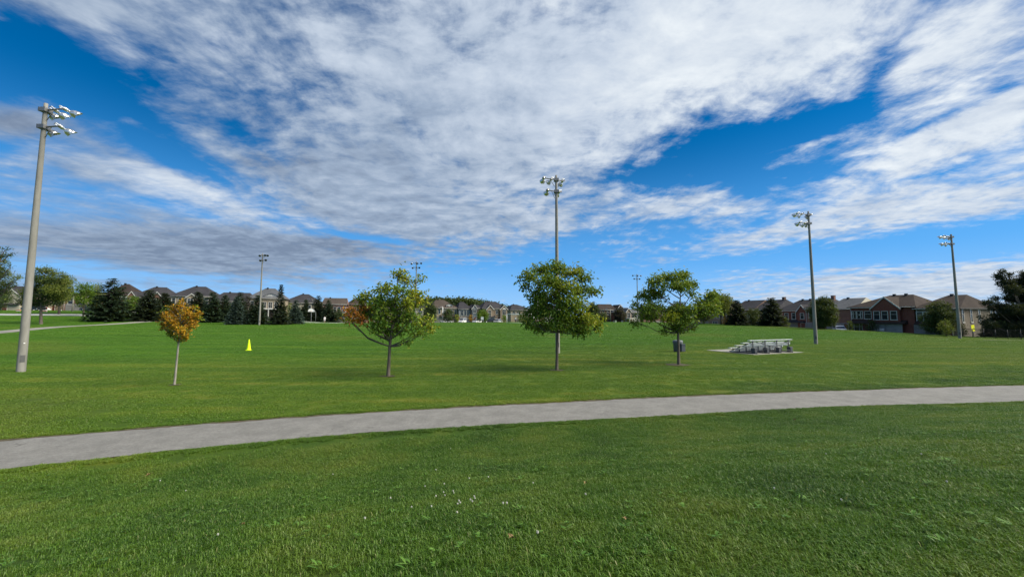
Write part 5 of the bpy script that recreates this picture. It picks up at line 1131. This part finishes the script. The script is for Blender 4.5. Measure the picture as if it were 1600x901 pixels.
# small things in the near lawn: white clover flowers and dead leaves
m_flower = material('white_clover'); principled(m_flower[1], (.45, .45, .40), .9); m_flower = m_flower[0]
m_stem = material('green_stem'); principled(m_stem[1], (.06, .13, .03), .7); m_stem = m_stem[0]
c = MB()
for j in range(26):
    a = j*2.4; zz = 1-2*(j+.5)/26; q = math.sqrt(1-zz*zz); d_ = Vector((q*math.cos(a), q*math.sin(a), zz)); s_ = d_.cross(Vector((0, .1, 1))).normalized()*.004
    c.add([d_*.003-s_, d_*.003+s_, d_*.0125+s_*.6, d_*.0125-s_*.6], [(0, 1, 2, 3)])
c.lathe([(0, -.008), (.007, -.004), (.008, .003), (0, .008)], 7)
fl_me = c.mesh('flower_head', m_flower); st_me = MB().tube([(0, 0, -.075), (.004, 0, -.03), (0, 0, -.006)], .0014, 5).mesh('stem', m_stem)
FL = [(664, 765), (694, 761), (693, 775), (681, 781), (709, 776), (708, 773), (695, 780), (717, 789), (719, 792), (715, 794), (735, 787), (741, 782), (742, 785), (738, 790), (714, 808), (674, 798), (733, 752), (763, 750), (786, 793), (792, 793), (833, 760), (643, 799), (610, 784), (570, 817), (915, 779), (1095, 688), (1123, 691), (1291, 714), (1315, 789), (800, 690), (704, 704), (681, 738), (840, 841), (1440, 715), (1480, 760), (520, 745), (250, 755), (290, 771), (340, 843), (1210, 770)]
def flower_label(x, y):
    if 655 < x < 745 and 755 < y < 815: return 'tiny white clover flower in the dense patch in the centre of the near lawn'
    if x < 655: return 'tiny white clover flower in the near lawn left of the dense patch'
    if y > 745: return 'tiny white clover flower in the near lawn right of the dense patch'
    return 'tiny white clover flower in the upper lawn close to the path'
for j, (x, y) in enumerate(FL):
    p = at(x, y); t_ = thing('clover_flower', flower_label(x, y), 'flower', (p.x, p.y, p.z+.055), j*1.3, 'white clover flowers in the lawn')
    ob('flower_head', fl_me, t_, Matrix.Scale(random.uniform(.75, 1.0), 4)); ob('stem', st_me, t_)
m_dead, t = material('dead_leaf'); g_ = t.new('ShaderNodeNewGeometry'); principled(t, t.ramp(t.noise(g_.outputs['Position'], 30, 3), [(.3, (.12, .08, .03)), (.7, (.24, .16, .06))]), .8)
def dead_leaf(x, y, label, s_=1.0, seed=0):
    r = np.random.default_rng(seed); p = at(x, y); n = 15; out = []
    for j in range(n):
        a = 2*math.pi*j/n; rad = (.050 if j % 3 == 0 else .026)*(1+.5*math.cos(a)); out.append((rad*math.cos(a), rad*math.sin(a)*.8, .012+.016*math.cos(2*a+seed)+r.normal(0, .004)))
    c = MB().add([(0, 0, .004)]+out, [(0, 1+j, 1+(j+1) % n) for j in range(n)]); c.add([(x_, y_, z_-.0015) for x_, y_, z_ in [(0, 0, .004)]+out], [(0, 1+(j+1) % n, 1+j) for j in range(n)]); c.tube([(-.02, 0, .006), (-.065, .01, .02)], .0018, 4)
    o = c.build('fallen_leaf', m_dead); o.location = (p.x, p.y, p.z+.035); o.rotation_euler = (r.normal(0, .3), r.normal(0, .3), r.uniform(0, 6)); o.scale = (s_*.62,)*3
    return tag(o, label, 'leaf', 'dead leaves lying in the lawn')
dead_leaf(800, 846, 'largest brown curled leaf, lying in the grass low in the centre', 1.15, 1)
dead_leaf(915, 757, 'brown leaf right of the white clover patch', 1.1, 2)
dead_leaf(232, 744, 'dark dead leaf in the lawn at the left below the path', 1.5, 3)
dead_leaf(1241, 657, 'pale orange dead leaf near the path at the right', 1.4, 4)
dead_leaf(978, 815, 'small brown leaf in the lawn right of centre', .8, 5)
dead_leaf(380, 823, 'small brown leaf in the lawn at the lower left', .9, 6)
